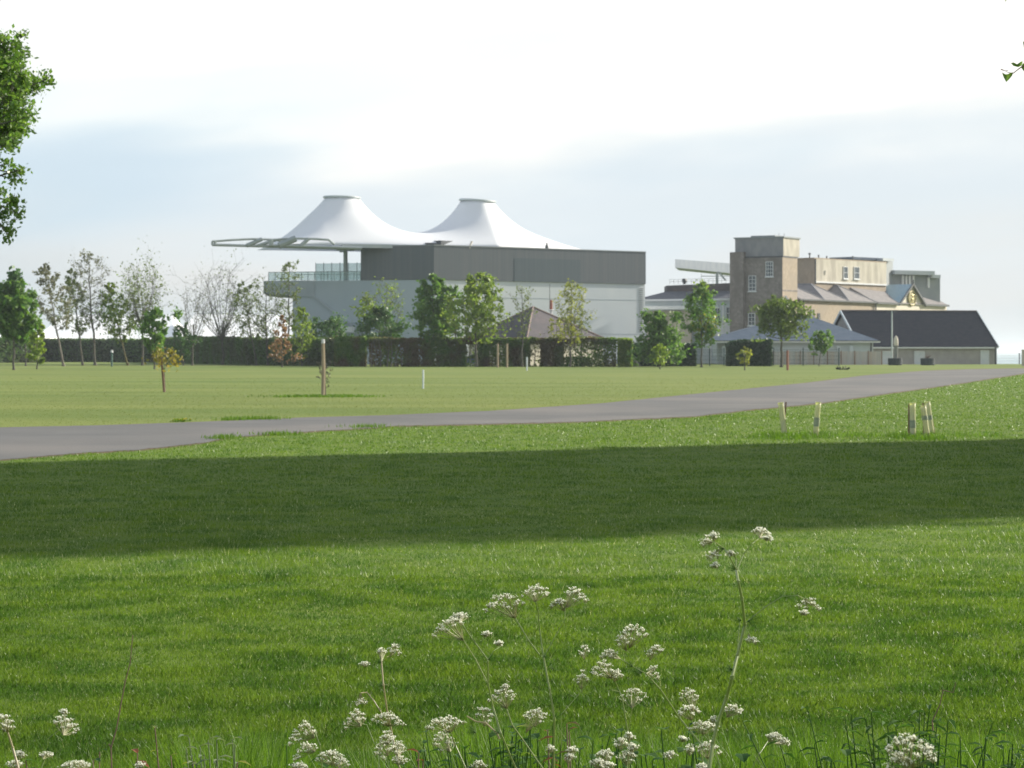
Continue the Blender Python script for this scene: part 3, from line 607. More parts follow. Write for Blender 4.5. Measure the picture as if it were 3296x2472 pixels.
def gapf(px, t):
    for a, b in dense:
        if a <= px <= b: return 1.0
    if t > .84: return .85 if px < 1815 or px > 1905 else .25
    if 1815 < px < 1905: return .12 + (.35 if t < .35 else 0)
    if 1500 < px < 1535: return .06
    if 1705 < px < 1740: return .07
    return .28
hedge('hedge', 'long dark brown-green clipped hedge behind the left row of trees', [(-90, 395), (110, 405), (135, 440), (500, 432), (620, 372), (800, 322), (1110, 296)], [1089, 1089, 1093, 1094, 1087, 1092, 1094], 2.4, 'hedge', 30000, 3, .26)
hedge('hedge', 'clipped green hedge block right of the tall pale stake', [(1080, 292), (1180, 288)], [1088, 1088], 2.6, 'hedge_lime', 5200, 4, .2)
hedge('hedge', 'thin clipped hedge with see-through gaps before the brown cottage', [(1190, 286), (1982, 284)], [1093, 1092], 2.2, 'hedge_lime', 56000, 5, .17, gap=gapf, core=False)
# bare stems inside the gappy hedge
hedge('hedge', 'bright lime-green rounded end block of the gappy hedge', [(1988, 283.6), (2034, 283.4)], [1094, 1098], 2.4, 'leaf_lime', 2600, 12, .17)
def stems():
    r = random.Random(3)
    for k, (a, b) in enumerate([(1195, 1300), (1500, 1545), (1572, 1632), (1705, 1740), (1815, 1985)]):
        px = a
        while px < b:
            base = Vector((*XY(px, 284.5), 0)); h = r.uniform(2.8, 3.5); m = MB()
            m.tube([base, base + Vector((r.uniform(-.2, .2), r.uniform(-.2, .2), h * .5)), base + Vector((r.uniform(-.3, .3), r.uniform(-.3, .3), h))], [.07, .05, .02], 5)
            for q in range(14):
                z = h * r.uniform(.15, .95); m.tube([base + Vector((0, 0, z)), base + Vector((r.uniform(-.45, .45), r.uniform(-.45, .45), z + r.uniform(.1, .6)))], [.025, .01], 3)
            yield m; px += r.uniform(12, 22)
hg = [o for o in COL.objects if o.name.startswith('hedge') and o.get('label', '').startswith('thin clipped')][0]
for m in stems(): m.build('stem', M['barkpale'], hg)
hedge('clipped_shrub', 'dark clipped evergreen hedge below the bushy upright tree', [(2036, 293), (2120, 292), (2238, 292)], [1108, 1112, 1110], 2.6, 'hedge_dark', 7500, 7, .2)
hedge('shrub_block', 'dark rounded block of evergreen shrubs before the blue-grey roofed building', [(2338, 296), (2360, 296), (2480, 296)], [1112, 1100, 1096], 3.0, 'hedge_dark', 7500, 8, .2)

# ------------------------------------------------------------------ buildings
def window(root, wallobj, p0, ang, z0, w, h, nx=2, ny=2, fr=.09, sill=True, out=-90, frame='white', arch=False):
    """window whose lower-left (seen from outside) corner is p0; ang = run direction of the wall; outward normal is ang+out"""
    a = R(ang); n = R(ang + out); u = Vector((math.cos(a), math.sin(a), 0)); o = Vector((math.cos(n), math.sin(n), 0)); b = Vector((p0[0], p0[1], z0)); up = Vector((0, 0, 1))
    def bx(m, u0, u1, v0, v1, d0, d1):
        pts = [b + u * uu + up * vv + o * dd for dd in (d0, d1) for (uu, vv) in ((u0, v0), (u1, v0), (u1, v1), (u0, v1))]
        m.mesh(pts, [(0, 3, 2, 1), (4, 5, 6, 7), (0, 1, 5, 4), (1, 2, 6, 5), (2, 3, 7, 6), (3, 0, 4, 7)])
    f = MB(); bx(f, 0, fr, 0, h, 0, .12); bx(f, w - fr, w, 0, h, 0, .12); bx(f, fr, w - fr, 0, fr, 0, .12); bx(f, fr, w - fr, h - fr, h, 0, .12)
    for i in range(1, nx): x = w * i / nx; bx(f, x - fr * .3, x + fr * .3, fr, h - fr, .02, .10)
    for i in range(1, ny): y = h * i / ny; bx(f, fr, w - fr, y - fr * .35, y + fr * .35, .02, .105)
    wo = f.build('window', M[frame], root)
    g_ = MB(); bx(g_, fr, w - fr, fr, h - fr, .0, .05); g_.build('pane', M['pane'], wo)
    if sill: s_ = MB(); bx(s_, -.12, w + .12, -.16, -.001, 0, .22); s_.build('sill', M[frame], wo)
    return wo
def win_px(root, pA, ang, px0, px1, y0, y1, out=-90, **k):
    a = wall_to(pA, ang, px0); b2 = wall_to(pA, ang, px1); D = (a[1] + b2[1]) / 2
    if out < 0: p = a; w = math.dist(a, b2)
    else: p = b2; w = math.dist(a, b2)
    return window(root, None, a, ang if math.cos(R(ang)) * (b2[0] - a[0]) + math.sin(R(ang)) * (b2[1] - a[1]) > 0 else ang + 180, ZA(y1, D), w, (y1 - y0) * D / F, out=out, **k)

# ---- grandstand
C0 = XY(1397, 340); Lp = (-22.4, 343.0); Rp = (20.9, 363.0)
ldir = math.degrees(math.atan2(Lp[1] - C0[1], Lp[0] - C0[0])); rdir = math.degrees(math.atan2(Rp[1] - C0[1], Rp[0] - C0[0]))
Rb = offs(Rp, rdir + 90, 22); Lb = offs(Lp, 92, 30); W1 = wall_to(C0, ldir, 943); W2 = wall_to(C0, ldir, 850); Wb = offs(W1, 93, 30)
zb, zt = ZA(900, 340), ZA(791, 340)
st = thing('grandstand', 'large white and charcoal grandstand under a white tented roof', 'grandstand', (C0[0], C0[1], 0))
m = MB(); m.prism([C0, Rp, Rb, Wb, W1], -.2, zb - .02)
wall = m.build('wall', M['render'], st)
m = MB(); m.slab(offs(W1, ldir + 90, .05), offs(C0, ldir + 90, .05), .045, -.1, zb - .03, side=-1); m.build('end_wall_shade', mat('shade_tone_render', (.32, .385, .45), (.37, .43, .49), rough=.8, spec=.1, scale=.12, c3=(.40, .45, .50), scale3=.05), st)  # thin slab over the white render, end-face shade painted in blue-grey
m = MB(); c1, l1, r1 = offs(C0, -90, .0), Lp, Rp
oC = (C0[0] - .0, C0[1] - .18); oL = (Lp[0] - .05, Lp[1] - .16); oR = (Rp[0] + .12, Rp[1] - .14)
m.prism([oC, oR, Rb, Lb, oL], zb, zt); m.build('cladding', M['cladding'], st, smooth=False)
# darker joint panels on the cladding and parapet trim
m = MB(); m.prism([offs(oC, rdir - 90, .06), offs(oR, rdir - 90, .06), offs(oR, rdir + 90, .2), offs(oC, rdir + 90, .2)], zt + .003, zt + .16); m.prism([offs(oL, ldir + 90, .06), offs(oC, ldir + 90, .06), offs(oC, ldir - 90, .25), offs(oL, ldir - 90, .25)], zt + .006, zt + .14)
m.build('parapet', M['modern'], st)
m = MB(); a = wall_to(oC, rdir, 1655); b2 = wall_to(oC, rdir, 1868); m.slab(offs(a, rdir - 90, .04), offs(b2, rdir - 90, .04), .03, ZA(905, 347), ZA(829, 347)); m.build('cladding_panel', M['modern'] if False else mat('blue_cladding', (.080, .105, .125), (.09, .115, .135), rough=.5, scale=.6, stretch=(6, 6, .05)), st)
# lines in the white render
m = MB()
for pxj in (1866,): a = wall_to(C0, rdir, pxj); m.slab(offs(a, rdir - 90, .03), offs(offs(a, rdir, .08), rdir - 90, .03), .025, 0, zb - .1)
for row in (955, 1072): m.slab(offs(offs(C0, rdir, .1), rdir - 90, .03), offs(Rp, rdir - 90, .03), .02, ZA(row + .6, 340), ZA(row - .6, 340))
m.build('joints', M['renderdk'], st)
# louvre strip near the right corner
m = MB(); a = wall_to(C0, rdir, 2056); b2 = wall_to(C0, rdir, 2070)
for i in range(22): z = 5.0 + i * .32; m.slab(offs(a, rdir - 90, .06), offs(b2, rdir - 90, .06), .05, z, z + .14)
m.build('louvre', M['modern'], st)
# terrace nose (overhang at the left end)
z1 = ZA(951, 346)
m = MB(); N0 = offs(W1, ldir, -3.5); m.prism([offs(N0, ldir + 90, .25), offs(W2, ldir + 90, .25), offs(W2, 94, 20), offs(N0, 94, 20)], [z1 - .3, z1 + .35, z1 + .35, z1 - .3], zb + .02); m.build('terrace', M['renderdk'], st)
# sloping stair soffit on the shaded end wall
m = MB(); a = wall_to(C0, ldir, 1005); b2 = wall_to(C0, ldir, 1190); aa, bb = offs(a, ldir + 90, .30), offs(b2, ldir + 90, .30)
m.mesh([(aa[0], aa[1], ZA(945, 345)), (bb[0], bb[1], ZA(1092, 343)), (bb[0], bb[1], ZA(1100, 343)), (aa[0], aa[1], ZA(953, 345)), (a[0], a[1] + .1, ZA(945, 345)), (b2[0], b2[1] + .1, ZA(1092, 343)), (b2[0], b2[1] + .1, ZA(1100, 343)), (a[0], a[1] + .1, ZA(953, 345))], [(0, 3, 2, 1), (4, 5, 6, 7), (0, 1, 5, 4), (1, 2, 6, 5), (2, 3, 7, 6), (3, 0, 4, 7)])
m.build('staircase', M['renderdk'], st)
m = MB()
for k in range(9): c = wall_to(C0, ldir, 1075 + k * 12); m.bar((c[0], c[1] - .5, ZA(1068, 344)), (c[0], c[1] - .5, ZA(1040, 344)), .06)
c, c2 = wall_to(C0, ldir, 1075), wall_to(C0, ldir, 1171); m.bar((c[0], c[1] - .5, ZA(1040, 344)), (c2[0], c2[1] - .5, ZA(1040, 344)), .08); m.build('stair_rail', M['rail'], st)
m = MB(); c, c2 = wall_to(C0, ldir, 1050), wall_to(C0, ldir, 1150); m.slab(offs(c, ldir + 90, 1.2), offs(c2, ldir + 90, 1.2), 1.4, ZA(1070, 343), ZA(1052, 343), side=-1); m.build('porch', M['render'], st)
win_px(st, C0, ldir + 180, 1176, 1212, 958, 992, nx=1, ny=1, sill=False, frame='modern')
# glass balustrade and screens on the terrace
zd = zb + .03
m = MB(); gl = MB()
pts = [wall_to(C0, ldir, p) for p in np.linspace(864, 1160, 15)]; hr = ZA(875, 345)
for i, p in enumerate(pts):
    m.bar((p[0], p[1] + .3, zd), (p[0], p[1] + .3, hr), .1)
m.bar((pts[0][0], pts[0][1] + .3, hr), (pts[-1][0], pts[-1][1] + .3, hr), .1)
m.bar((pts[4][0], pts[4][1] + .3, zd + .9), (pts[-1][0], pts[-1][1] + .3, zd + .9), .07)
rl = m.build('balustrade', M['rail'], st)
glassm = bpy.data.materials.new('glass_sheet'); glassm.use_nodes = True
def mkglass():
    nt = glassm.node_tree; N = nt.nodes; L = nt.links; b = N['Principled BSDF']; b.inputs['Base Color'].default_value = (.45, .58, .60, 1); b.inputs['Roughness'].default_value = .1
    t = N.new('ShaderNodeBsdfTransparent'); t.inputs[0].default_value = (.86, .93, .93, 1); ms = N.new('ShaderNodeMixShader'); ms.inputs[0].default_value = .72; L.new(b.outputs[0], ms.inputs[1]); L.new(t.outputs[0], ms.inputs[2]); L.new(ms.outputs[0], N['Material Output'].inputs[0])
mkglass()
gl.slab((pts[0][0], pts[0][1] + .3), (pts[-1][0], pts[-1][1] + .3), .03, zd + .05, hr - .06, side=-1); gl.build('glass', glassm, rl)
m = MB(); gl = MB(); sp = [offs(wall_to(C0, ldir, p), 90, 4) for p in (1009, 1035, 1061, 1088, 1115, 1143, 1160)]
hs = ZA(845, 348)
for p in sp[:-1]: m.bar((p[0], p[1], zd), (p[0], p[1], hs), .1)
gs = m.build('screen', M['rail'], st); gl.slab(sp[0], sp[-1], .03, zd + .05, hs - .1); gl.build('glass', glassm, gs)
# column with bracket carrying the roof
cb = XY(1112, 346); m = MB(); m.tube([(cb[0], cb[1], zd), (cb[0], cb[1], ZA(793, 346))], .32, 12); m.build('column', M['steel'], st)
m = MB(); m.bar((cb[0] - 1.3, cb[1], ZA(803, 346)), (cb[0] + 1.3, cb[1], ZA(803, 346)), .3, .35); m.bar((cb[0] - .9, cb[1], ZA(810, 346)), (cb[0] + .1, cb[1], ZA(810, 346)), .25, .2); m.build('bracket', M['steel'], st)
# roof trusses reaching out over the terrace
def truss(a_px, b_px, Da, Db, ybot, ytop, n, webs, r=.16):
    m = MB(); bot = [P(a_px + (b_px - a_px) * t, ybot[0] + (ybot[1] - ybot[0]) * t, Da + (Db - Da) * t) for t in np.linspace(0, 1, 9)]
    top = [P(a_px + (b_px - a_px) * t, y, Da + (Db - Da) * t) for t, y in ytop]
    m.tube(bot, r * 1.25, 8); m.tube(top, r, 8); m.tube([bot[0], top[0]], r, 8); 
    for t0, t1, rr in webs:
        f = t0 * 8; i = min(7, int(f)); p = bot[i].lerp(bot[i + 1], f - i)
        ts = [q[0] for q in ytop]; yq = np.interp(t1, ts, [q[1] for q in ytop]); m.tube([p, P(a_px + (b_px - a_px) * t1, yq, Da + (Db - Da) * t1)], [rr, rr], 8)
    return m
truss(683, 1165, 332, 343, (788, 801), [(0, 777), (.14, 772), (.27, 769), (.4, 771), (.5, 778), (.6, 790)], 0, [(.23, .33, .32), (.30, .42, .26), (.02, .02, .2)]).build('roof_truss', M['steel'], st)
truss(868, 1165, 335, 339, (790, 799), [(0, 773), (.15, 769), (.3, 767.5), (.5, 769), (.64, 772), (.70, 787)], 0, [(.10, .28, .5), (.33, .42, .3), (.02, .02, .3)]).build('roof_truss', M['steel'], st)
m = MB(); a3 = P(870, 774, 345); b3 = P(683, 786, 332); 
m.tube([P(868, 781, 335), P(868, 790, 336)], .16, 6); m.build('brace', M['steel'], st)
# tented roof
def tent():
    p1 = Vector((*XY(1101, 350), 0)); p2 = Vector((*XY(1537, 357), 0)); u = (p2 - p1).normalized(); v = Vector((-u.y, u.x, 0)); L = (p2 - p1).length
    zr = ZA(634, 350); zr2 = ZA(645, 357); r0 = 2.66; base = 17.6
    c = (p1 + p2) / 2
    # polar-ish grid: rings built around each peak joined through a height field on an (s,t) grid with holes at the peaks
    ns, nt = 150, 70; s0, s1 = -L / 2 - 10.8, L / 2 + 18.5; tw = 10.5
    def hgt(s, t):
        d1 = math.hypot(s + L / 2, t); d2 = math.hypot(s - L / 2, t)
        def pr(d, k): return 7.9 * math.exp(-max(0, d - r0) / k)
        h1 = pr(d1, 5.9 - .3 * (s + L / 2) / max(d1, .1)); h2 = pr(d2, 5.65 + .75 * (s - L / 2) / max(d2, .1))
        k = 1.7; hh = k * math.log(math.exp(h1 / k) + math.exp(h2 / k)) - k * .18
        hh = min(hh, 7.9)
        ex = min((s - s0) / 6.5, (s1 - s) / 10, 1); ey = min(1, (tw - abs(t)) / 5.5)
        e = max(0, min(1, ex)); e2 = max(0, ey); f = (math.sin(e * math.pi / 2) ** .8 if e < 1 else 1) * (math.sin(e2 * math.pi / 2) ** .7 if e2 < 1 else 1)
        return base + hh * f * (zr - base) / 7.9
    m = MB(); idx = {}
    for i in range(ns + 1):
        for j in range(nt + 1):
            s = s0 + (s1 - s0) * i / ns; t = -tw + 2 * tw * j / nt; tp = 1 - .62 * max(0, (s - L / 2) / 18.5); h_ = hgt(s, t)
            # scalloped ends
            for cs in (-L / 2, L / 2):
                d = math.hypot(s - cs, t)
                if r0 * .72 < d < r0 * 1.12 : k = r0 / d; s = cs + (s - cs) * k; t = t * k; h_ = hgt(s, t); break
            p = c + u * s + v * (t * tp + (1 - tp) * 4.5); m.v.append((p.x, p.y, h_))
    ST = lambda i, j: (s0 + (s1 - s0) * i / ns, -tw + 2 * tw * j / nt)
    for i in range(ns):
        for j in range(nt):
            s, t = s0 + (s1 - s0) * (i + .5) / ns, -tw + 2 * tw * (j + .5) / nt
            if min(math.hypot(s + L / 2, t), math.hypot(s - L / 2, t)) < r0 * .86: continue
            a = i * (nt + 1) + j; m.f.append((a, a + nt + 1, a + nt + 2, a + 1))
    mem = m.build('tent_membrane', M['membrane'], st, smooth=True)
    sol = mem.modifiers.new('thickness', 'SOLIDIFY'); sol.thickness = .05
    for p, z, tl in ((p1, zr, 0.0), (p2, zr2, -.045)):
        m = MB(); ring = []
        for k in range(33):
            a = 2 * math.pi * k / 32; q = p + Vector((math.cos(a) * r0 * 1.03, math.sin(a) * r0 * 1.03, 0)); ring.append((q.x, q.y, z - .1 + (q.x - p.x) * (tl - .02)))
        m.tube(ring, .17, 8, cap=False)
        inner = [(p.x + math.cos(a) * r0 * .98, p.y + math.sin(a) * r0 * .98, z - .25 + math.cos(a) * r0 * (tl - .02)) for a in [2 * math.pi * k / 32 for k in range(32)]]
        m.mesh(inner + [(p.x, p.y, z + .1)], [(k, (k + 1) % 32, 32) for k in range(32)])
        m.build('peak_ring', M['ring'], st)
    # edge beam under the front of the membrane
    m = MB(); pts = [c + u * s + v * (-tw) for s in np.linspace(s0 + 8, L / 2 - 4, 12)]
    for a, b_ in zip(pts[:-1], pts[1:]): m.bar((a.x, a.y, base - .15), (b_.x, b_.y, base - .15), .3, .55)
    m.build('edge_beam', M['modernlite'], st)
tent()
# rooftop plant box, flue and steps
m = MB(); a, b2 = XY(1376, 343), XY(1420, 344); m.slab(a, b2, 2, zt, ZA(781, 343)); a, b2 = XY(1420, 344), XY(1539, 350); m.slab(a, b2, 3, zt, ZA(776, 346)); rp = m.build('plant_room', M['darkunit'], st)
m = MB(); m.bar(P(1510, 799, 343.5), P(1519, 777, 344.5), .3, .12); m.build('ladder', M['creamlite'], st)
m = MB(); q = XY(1760, 352); m.tube([(q[0], q[1], zt), (q[0], q[1], ZA(794, 352)), (q[0], q[1], ZA(786, 352)), (q[0], q[1], ZA(781, 352))], [.28, .28, .14, .1], 8); m.build('flue', M['darkunit'], st)

# ---- marquees behind the left hedge
def marquee(label, px0, px1, D, ridge, eave, left_hip, right_hip, depth=38):
    x0, x1 = XY(px0, D)[0], XY(px1, D)[0]; zr, ze = ZA(ridge, D + depth / 2), ZA(eave, D); h0 = left_hip * D / F; h1 = right_hip * D / F
    root = thing('marquee', label, 'marquee', ((x0 + x1) / 2, D, 0), 'white event marquees behind the hedge')
    m = MB(); n = 24; rows = []
    for j in range(9):
        t = j / 8; row = []
        for i in range(n + 1):
            s = i / n; xa = x0 + h0 * t; xb = x1 - h1 * t; x = xa + (xb - xa) * s; row.append((x, D + depth / 2 * t, ze + (zr - ze) * (t ** 1.25) - .25 * abs(math.sin(s * math.pi * 5)) * (1 - t)))
        rows.append(row)
    for sgn in (1, -1):
        b = len(m.v)
        for row in rows:
            for (x, y, z) in row: m.v.append((x, y if sgn == 1 else 2 * (D + depth / 2) - y, z))
        for j in range(8):
            for i in range(n): q = b + j * (n + 1) + i; m.f.append((q, q + 1, q + n + 2, q + n + 1) if sgn == 1 else (q, q + n + 1, q + n + 2, q + 1))
    for side in (0, n):
        ring = [rows[j][side] for j in range(9)] + [(rows[j][side][0], 2 * (D + depth / 2) - rows[j][side][1], rows[j][side][2]) for j in range(7, -1, -1)]
        m.face(ring)
    m.build('canopy', M['marquee'], root, smooth=False)
    m = MB(); m.prism([(x0 + .2, D + .2), (x1 - .2, D + .2), (x1 - .2, D + depth - .2), (x0 + .2, D + depth - .2)], 0, ze - .3); m.build('wall', M['marquee'], root)
marquee('white marquee roof sloping behind the slim grey birch-like tree', 95, 560, 505, 1013, 1090, 55, 45)
marquee('white marquee roof behind the big bare tree, ending beside the grandstand', 548, 985, 500, 1012, 1090, 40, 130)
marquee('lower grey-white marquee at the far left behind the round tree', -160, 92, 470, 1066, 1092, 20, 8)

# ---- brown cottage
ct = thing('cottage', 'low cottage with a brown pyramid roof before the white wall', 'cottage', (1.9, 297, 0))
n_, l_, r_ = XY(1695, 297), XY(1492, 306), XY(1958, 307); b_ = (l_[0] + r_[0] - n_[0], l_[1] + r_[1] - n_[1]); cx = ((l_[0] + r_[0]) / 2 + .1 - .5, (l_[1] + r_[1]) / 2)
ze = 3.35; za = ZA(989, cx[1])
def inset(p, c, k): return (c[0] + (p[0] - c[0]) * k, c[1] + (p[1] - c[1]) * k)
m = MB(); m.prism([inset(p, cx, .93) for p in (n_, r_, b_, l_)], 0, ze); m.build('wall', M['creamlite'], ct)
m = MB(); m.mesh([(*n_, ze), (*r_, ze), (*b_, ze), (*l_, ze), (*cx, za)], [(3, 2, 1, 0), (0, 1, 4), (1, 2, 4), (2, 3, 4), (3, 0, 4)]); rf = m.build('roof', M['slate_brown'], ct)
m = MB()
for p in (n_, r_, b_, l_): m.tube([(*p, ze + .06), (cx[0], cx[1], za + .06)], .11, 6)
m.build('hip_tiles', mat('ridge_tile', (.20, .15, .14), (.26, .19, .17), rough=.8, scale=4), rf)
m = MB()
for p, q in ((n_, r_), (n_, l_)): m.bar((*inset(p, cx, 1.005), ze - .12), (*inset(q, cx, 1.005), ze - .12), .12, .2)
m.build('gutter', M['gutter'], ct)
q = XY(1774, 309.5); m = MB(); m.tube([(q[0], q[1], ZA(1040, 309)), (q[0], q[1], ZA(997, 309))], [.14, .2], 10); m.tube([(q[0], q[1], ZA(1000, 309)), (q[0], q[1], ZA(998, 309)), (q[0], q[1], ZA(996, 309))], [.15, .5, .3], 12); ch = m.build('chimney', M['white'], ct)
m = MB(); m.tube([(q[0], q[1], ZA(996, 309)), (q[0], q[1], ZA(970, 309)), (q[0], q[1], ZA(965, 309))], [.21, .19, .14], 12); m.build('chimney_pot', M['redbrick'], ch)
m = MB(); m.bar((q[0] - .2, q[1], ZA(997, 309)), (q[0] - .2, q[1], ZA(914, 309)), .06); m.build('aerial', M['gutter'], ct)

# ---- tower house (square stone tower with a grey box on top)
tw = thing('stone_tower', 'square brown stone tower with a grey rendered box on top', 'building', (*XY(2518, 362), 0))
TL, TR = 150, 58
T0 = XY(2518, 362); Tl = wall_to(T0, TL, 2370); Tr = wall_to(T0, TR, 2566); Tb = (Tl[0] + Tr[0] - T0[0], Tl[1] + Tr[1] - T0[1])
ztw = ZA(828, 362); zbx = ZA(765, 362)
m = MB(); m.prism([T0, Tr, Tb, Tl], 0, ztw); m.build('wall', M['stone'], tw)
cxx = ((T0[0] + Tb[0]) / 2, (T0[1] + Tb[1]) / 2)
m = MB(); m.prism([inset(p, cxx, 1.02) for p in (T0, Tr, Tb, Tl)], ztw + .002, ztw + .22); m.build('cornice', M['gutter'], tw)
m = MB(); m.prism([inset(p, cxx, 1.015) for p in (T0, Tr, Tb, Tl)], ZA(937, 362), ZA(932, 362)); m.build('string_course', M['stone'], tw)
B0 = wall_to(T0, TR, 2521); B0 = XY(2521, 362.1); Bl = wall_to(B0, TL, 2366); Br = wall_to(B0, TR, 2573); Bb = (Bl[0] + Br[0] - B0[0], Bl[1] + Br[1] - B0[1])
m = MB(); m.prism([B0, Br, Bb, Bl], ztw + .23, zbx); m.build('roof_box', M['harl'], tw)
m = MB(); m.prism([inset(p, cxx, 1.05) for p in (B0, Br, Bb, Bl)], zbx + .002, zbx + .22); m.prism([inset(p, cxx, .5) for p in (B0, Br, Bb, Bl)], zbx + .222, zbx + .5); m.build('roof', M['modern'], tw)
# sunlit tone painted over the right face of the grey box
m = MB(); m.slab(offs(B0, TR - 90, .03), offs(Br, TR - 90, .03), .02, ztw + .24, zbx - .003); m.build('sunlit_panel', M['cream'], tw)
m = MB(); m.slab(offs(T0, TR - 90, .03), offs(Tr, TR - 90, .03), .02, 0.02, ztw - .003); m.build('sunlit_side', M['stone_pink'], tw)  # sunlight on the right stone face painted as a paler slab
for px in (2507, 2524): q = XY(px, 364); m = MB(); m.bar((*q, zbx + .2), (*q, ZA(750, 364)), .05); m.build('aerial', M['gutter'], tw)
win_px(tw, T0, TL + 180, 2465, 2489, 842, 890, nx=3, ny=4)
win_px(tw, T0, TL + 180, 2410, 2434, 887, 937, nx=2, ny=4)
win_px(tw, T0, TL + 180, 2409, 2431, 1008, 1048, nx=2, ny=3)
# buttress-like side bay at the left of the tower
s0_, s1_ = XY(2349, 366), XY(2392, 364.5)
m = MB(); m.prism([s0_, s1_, offs(s1_, 60, 6), offs(s0_, 60, 6)], 0, ZA(812, 366)); m.build('side_bay', M['stone'], tw)
m = MB(); 
for row in range(7): p = wall_to(T0, TR, 2523 + (row % 2) * 5); m.box((p[0] + .25, p[1] - .25, ZA(955 + row * 6, 362)), .35, .35, .28)
m.build('quoins', M['white'], tw)

# ---- cream wing behind
cw = thing('cream_building', 'flat-roofed cream block with two narrow windows right of the stone tower', 'building', (*XY(2623, 385), 0))
c_ = XY(2623, 385); cl = wall_to(c_, 145, 2562); cr_ = wall_to(c_, 50, 2852); cb_ = offs(cr_, 145, math.dist(c_, cl))
ztop = ZA(833, 385)
m = MB(); m.prism([c_, cr_, cb_, cl], 0, ztop); m.build('wall', M['stone_pink'], cw)
m = MB(); m.slab(offs(offs(c_, 50, .15), -40, .08), offs(cr_, -40, .08), .06, ZA(905, 385), ztop - .003); m.build('front_wall', M['cream'], cw)
m = MB(); m.slab(offs(c_, -40, .25), offs(cr_, -40, .25), .2, ZA(907, 385) - .15, ZA(905, 385)); m.build('band', M['white'], cw)
m = MB(); m.prism([inset(p, ((c_[0] + cb_[0]) / 2, (c_[1] + cb_[1]) / 2), 1.02) for p in (c_, cr_, cb_, cl)], ztop + .002, ztop + .2); m.build('roof', M['stone_pink'], cw)
m = MB(); m.tube([(*offs(c_, -60, .15), ZA(915, 385)), (*offs(c_, -60, .15), ztop)], .12, 8); m.build('drainpipe', M['gutter'], cw)
cw0 = offs(c_, -40, .09)
win_px(cw, cw0, 50, 2714, 2728, 858, 897, nx=1, ny=2); win_px(cw, cw0, 50, 2748, 2765, 859, 898, nx=1, ny=2)
for i, (px, y0) in enumerate(((2606, 814), (2635, 820), (2661, 824), (2745, 824))):
    q = XY(px, 390); m = MB(); m.tube([(*q, ztop), (*q, ZA(y0 + 6, 390)), (*q, ZA(y0 + 5, 390)), (*q, ZA(y0, 390))], [.1, .1, .22 if i == 0 else .14, .2 if i == 0 else .12], 8); m.build('vent_pipe', M['gutter'], cw)

# ---- modern grey blocks
mg = thing('modern_extension', 'modern grey flat-roofed extension with white vertical fins at the right', 'building', (*XY(2874, 412), 0))
a0 = XY(2850, 404); a1 = XY(2874, 408); m = MB(); m.prism([a0, a1, offs(a1, 140, 10), offs(a0, 140, 10)], 0, ZA(841, 406)); m.build('wall', M['modern'], mg)
e0, e1 = XY(2742, 398), XY(2844, 404); m = MB(); m.slab(e0, e1, 5, ZA(836, 400), ZA(829.5, 402)); m.build('roof', M['slate_blue'], mg)
e0, e1 = XY(2842, 402), XY(2877, 405); m = MB(); m.slab(e0, e1, 8, ZA(841, 404) + .01, ZA(832, 404)); m.build('roof', M['modernlite'], mg)
f0 = XY(2872, 408); f1 = wall_to(f0, 30, 3026); m = MB(); m.prism([f0, f1, offs(f1, 120, 9), offs(f0, 120, 9)], 0, ZA(886, 412)); m.build('wall', M['modern'], mg)
g0 = XY(2880, 406.5); g1 = wall_to(g0, 30, 3009); m = MB(); m.prism([g0, g1, offs(g1, 120, 10), offs(g0, 120, 10)], ZA(886, 412) + .01, ZA(870, 407)); m.build('roof', M['modernlite'], mg)
g2 = wall_to(g0, 30, 3004); g3 = wall_to(g0, 30, 3034); m = MB(); m.prism([offs(g2, 120, .5), offs(g3, 120, .5), offs(g3, 120, 9), offs(g2, 120, 9)], ZA(897, 416), ZA(887, 416)); m.build('roof', M['modernlite'], mg)
for px in (2903, 2914, 2925, 2937, 2986):
    q = wall_to(f0, 30, px - 3); q2 = wall_to(f0, 30, px + 2.5); m = MB(); y1 = 918 if px < 2950 else 927; y0 = 889 if px < 2950 else 894
    m.slab(offs(q, -60, .35), offs(q2, -60, .35), .3, ZA(y1, 413), ZA(y0, 413)); m.build('fin', M['white'], mg)

# ---- long stone range with slate roofs and the cream gable
sr = thing('stone_range', 'long stone range with sawtooth slate roofs ending in a cream gable with an oval emblem', 'building', (*XY(2566, 368), 0))
S0 = XY(2566, 368); SA = 55
S1 = wall_to(S0, SA, 2815); S2 = wall_to(S0, SA, 3046); ev = ZA(963, 368); dp = 6.5
m = MB(); m.prism([S0, S1, offs(S1, 145, dp), offs(S0, 145, dp)], 0, ev); m.build('wall', M['stone_pink'], sr)
m = MB(); m.prism([offs(S1, -35, .06), offs(S2, -35, .06), offs(S2, 145, 10), offs(S1, 145, 10)], 0, ev - .01); 
ga, gb, gc = wall_to(S0, SA, 2890), wall_to(S0, SA, 2969), wall_to(S0, SA, 2930)
zap = ZA(917, gc[1]); zf = ev - .02
ga2, gb2, gc2 = (offs(p, -35, .1) for p in (ga, gb, gc))
m.mesh([(*ga2, zf), (*gb2, zf), (*gc2, zap), (*offs(ga2, 145, .5), zf), (*offs(gb2, 145, .5), zf), (*offs(gc2, 145, .5), zap)], [(0, 1, 2), (5, 4, 3), (0, 3, 4, 1), (1, 4, 5, 2), (2, 5, 3, 0)])
m.build('gable_wall', M['creamlite'], sr)
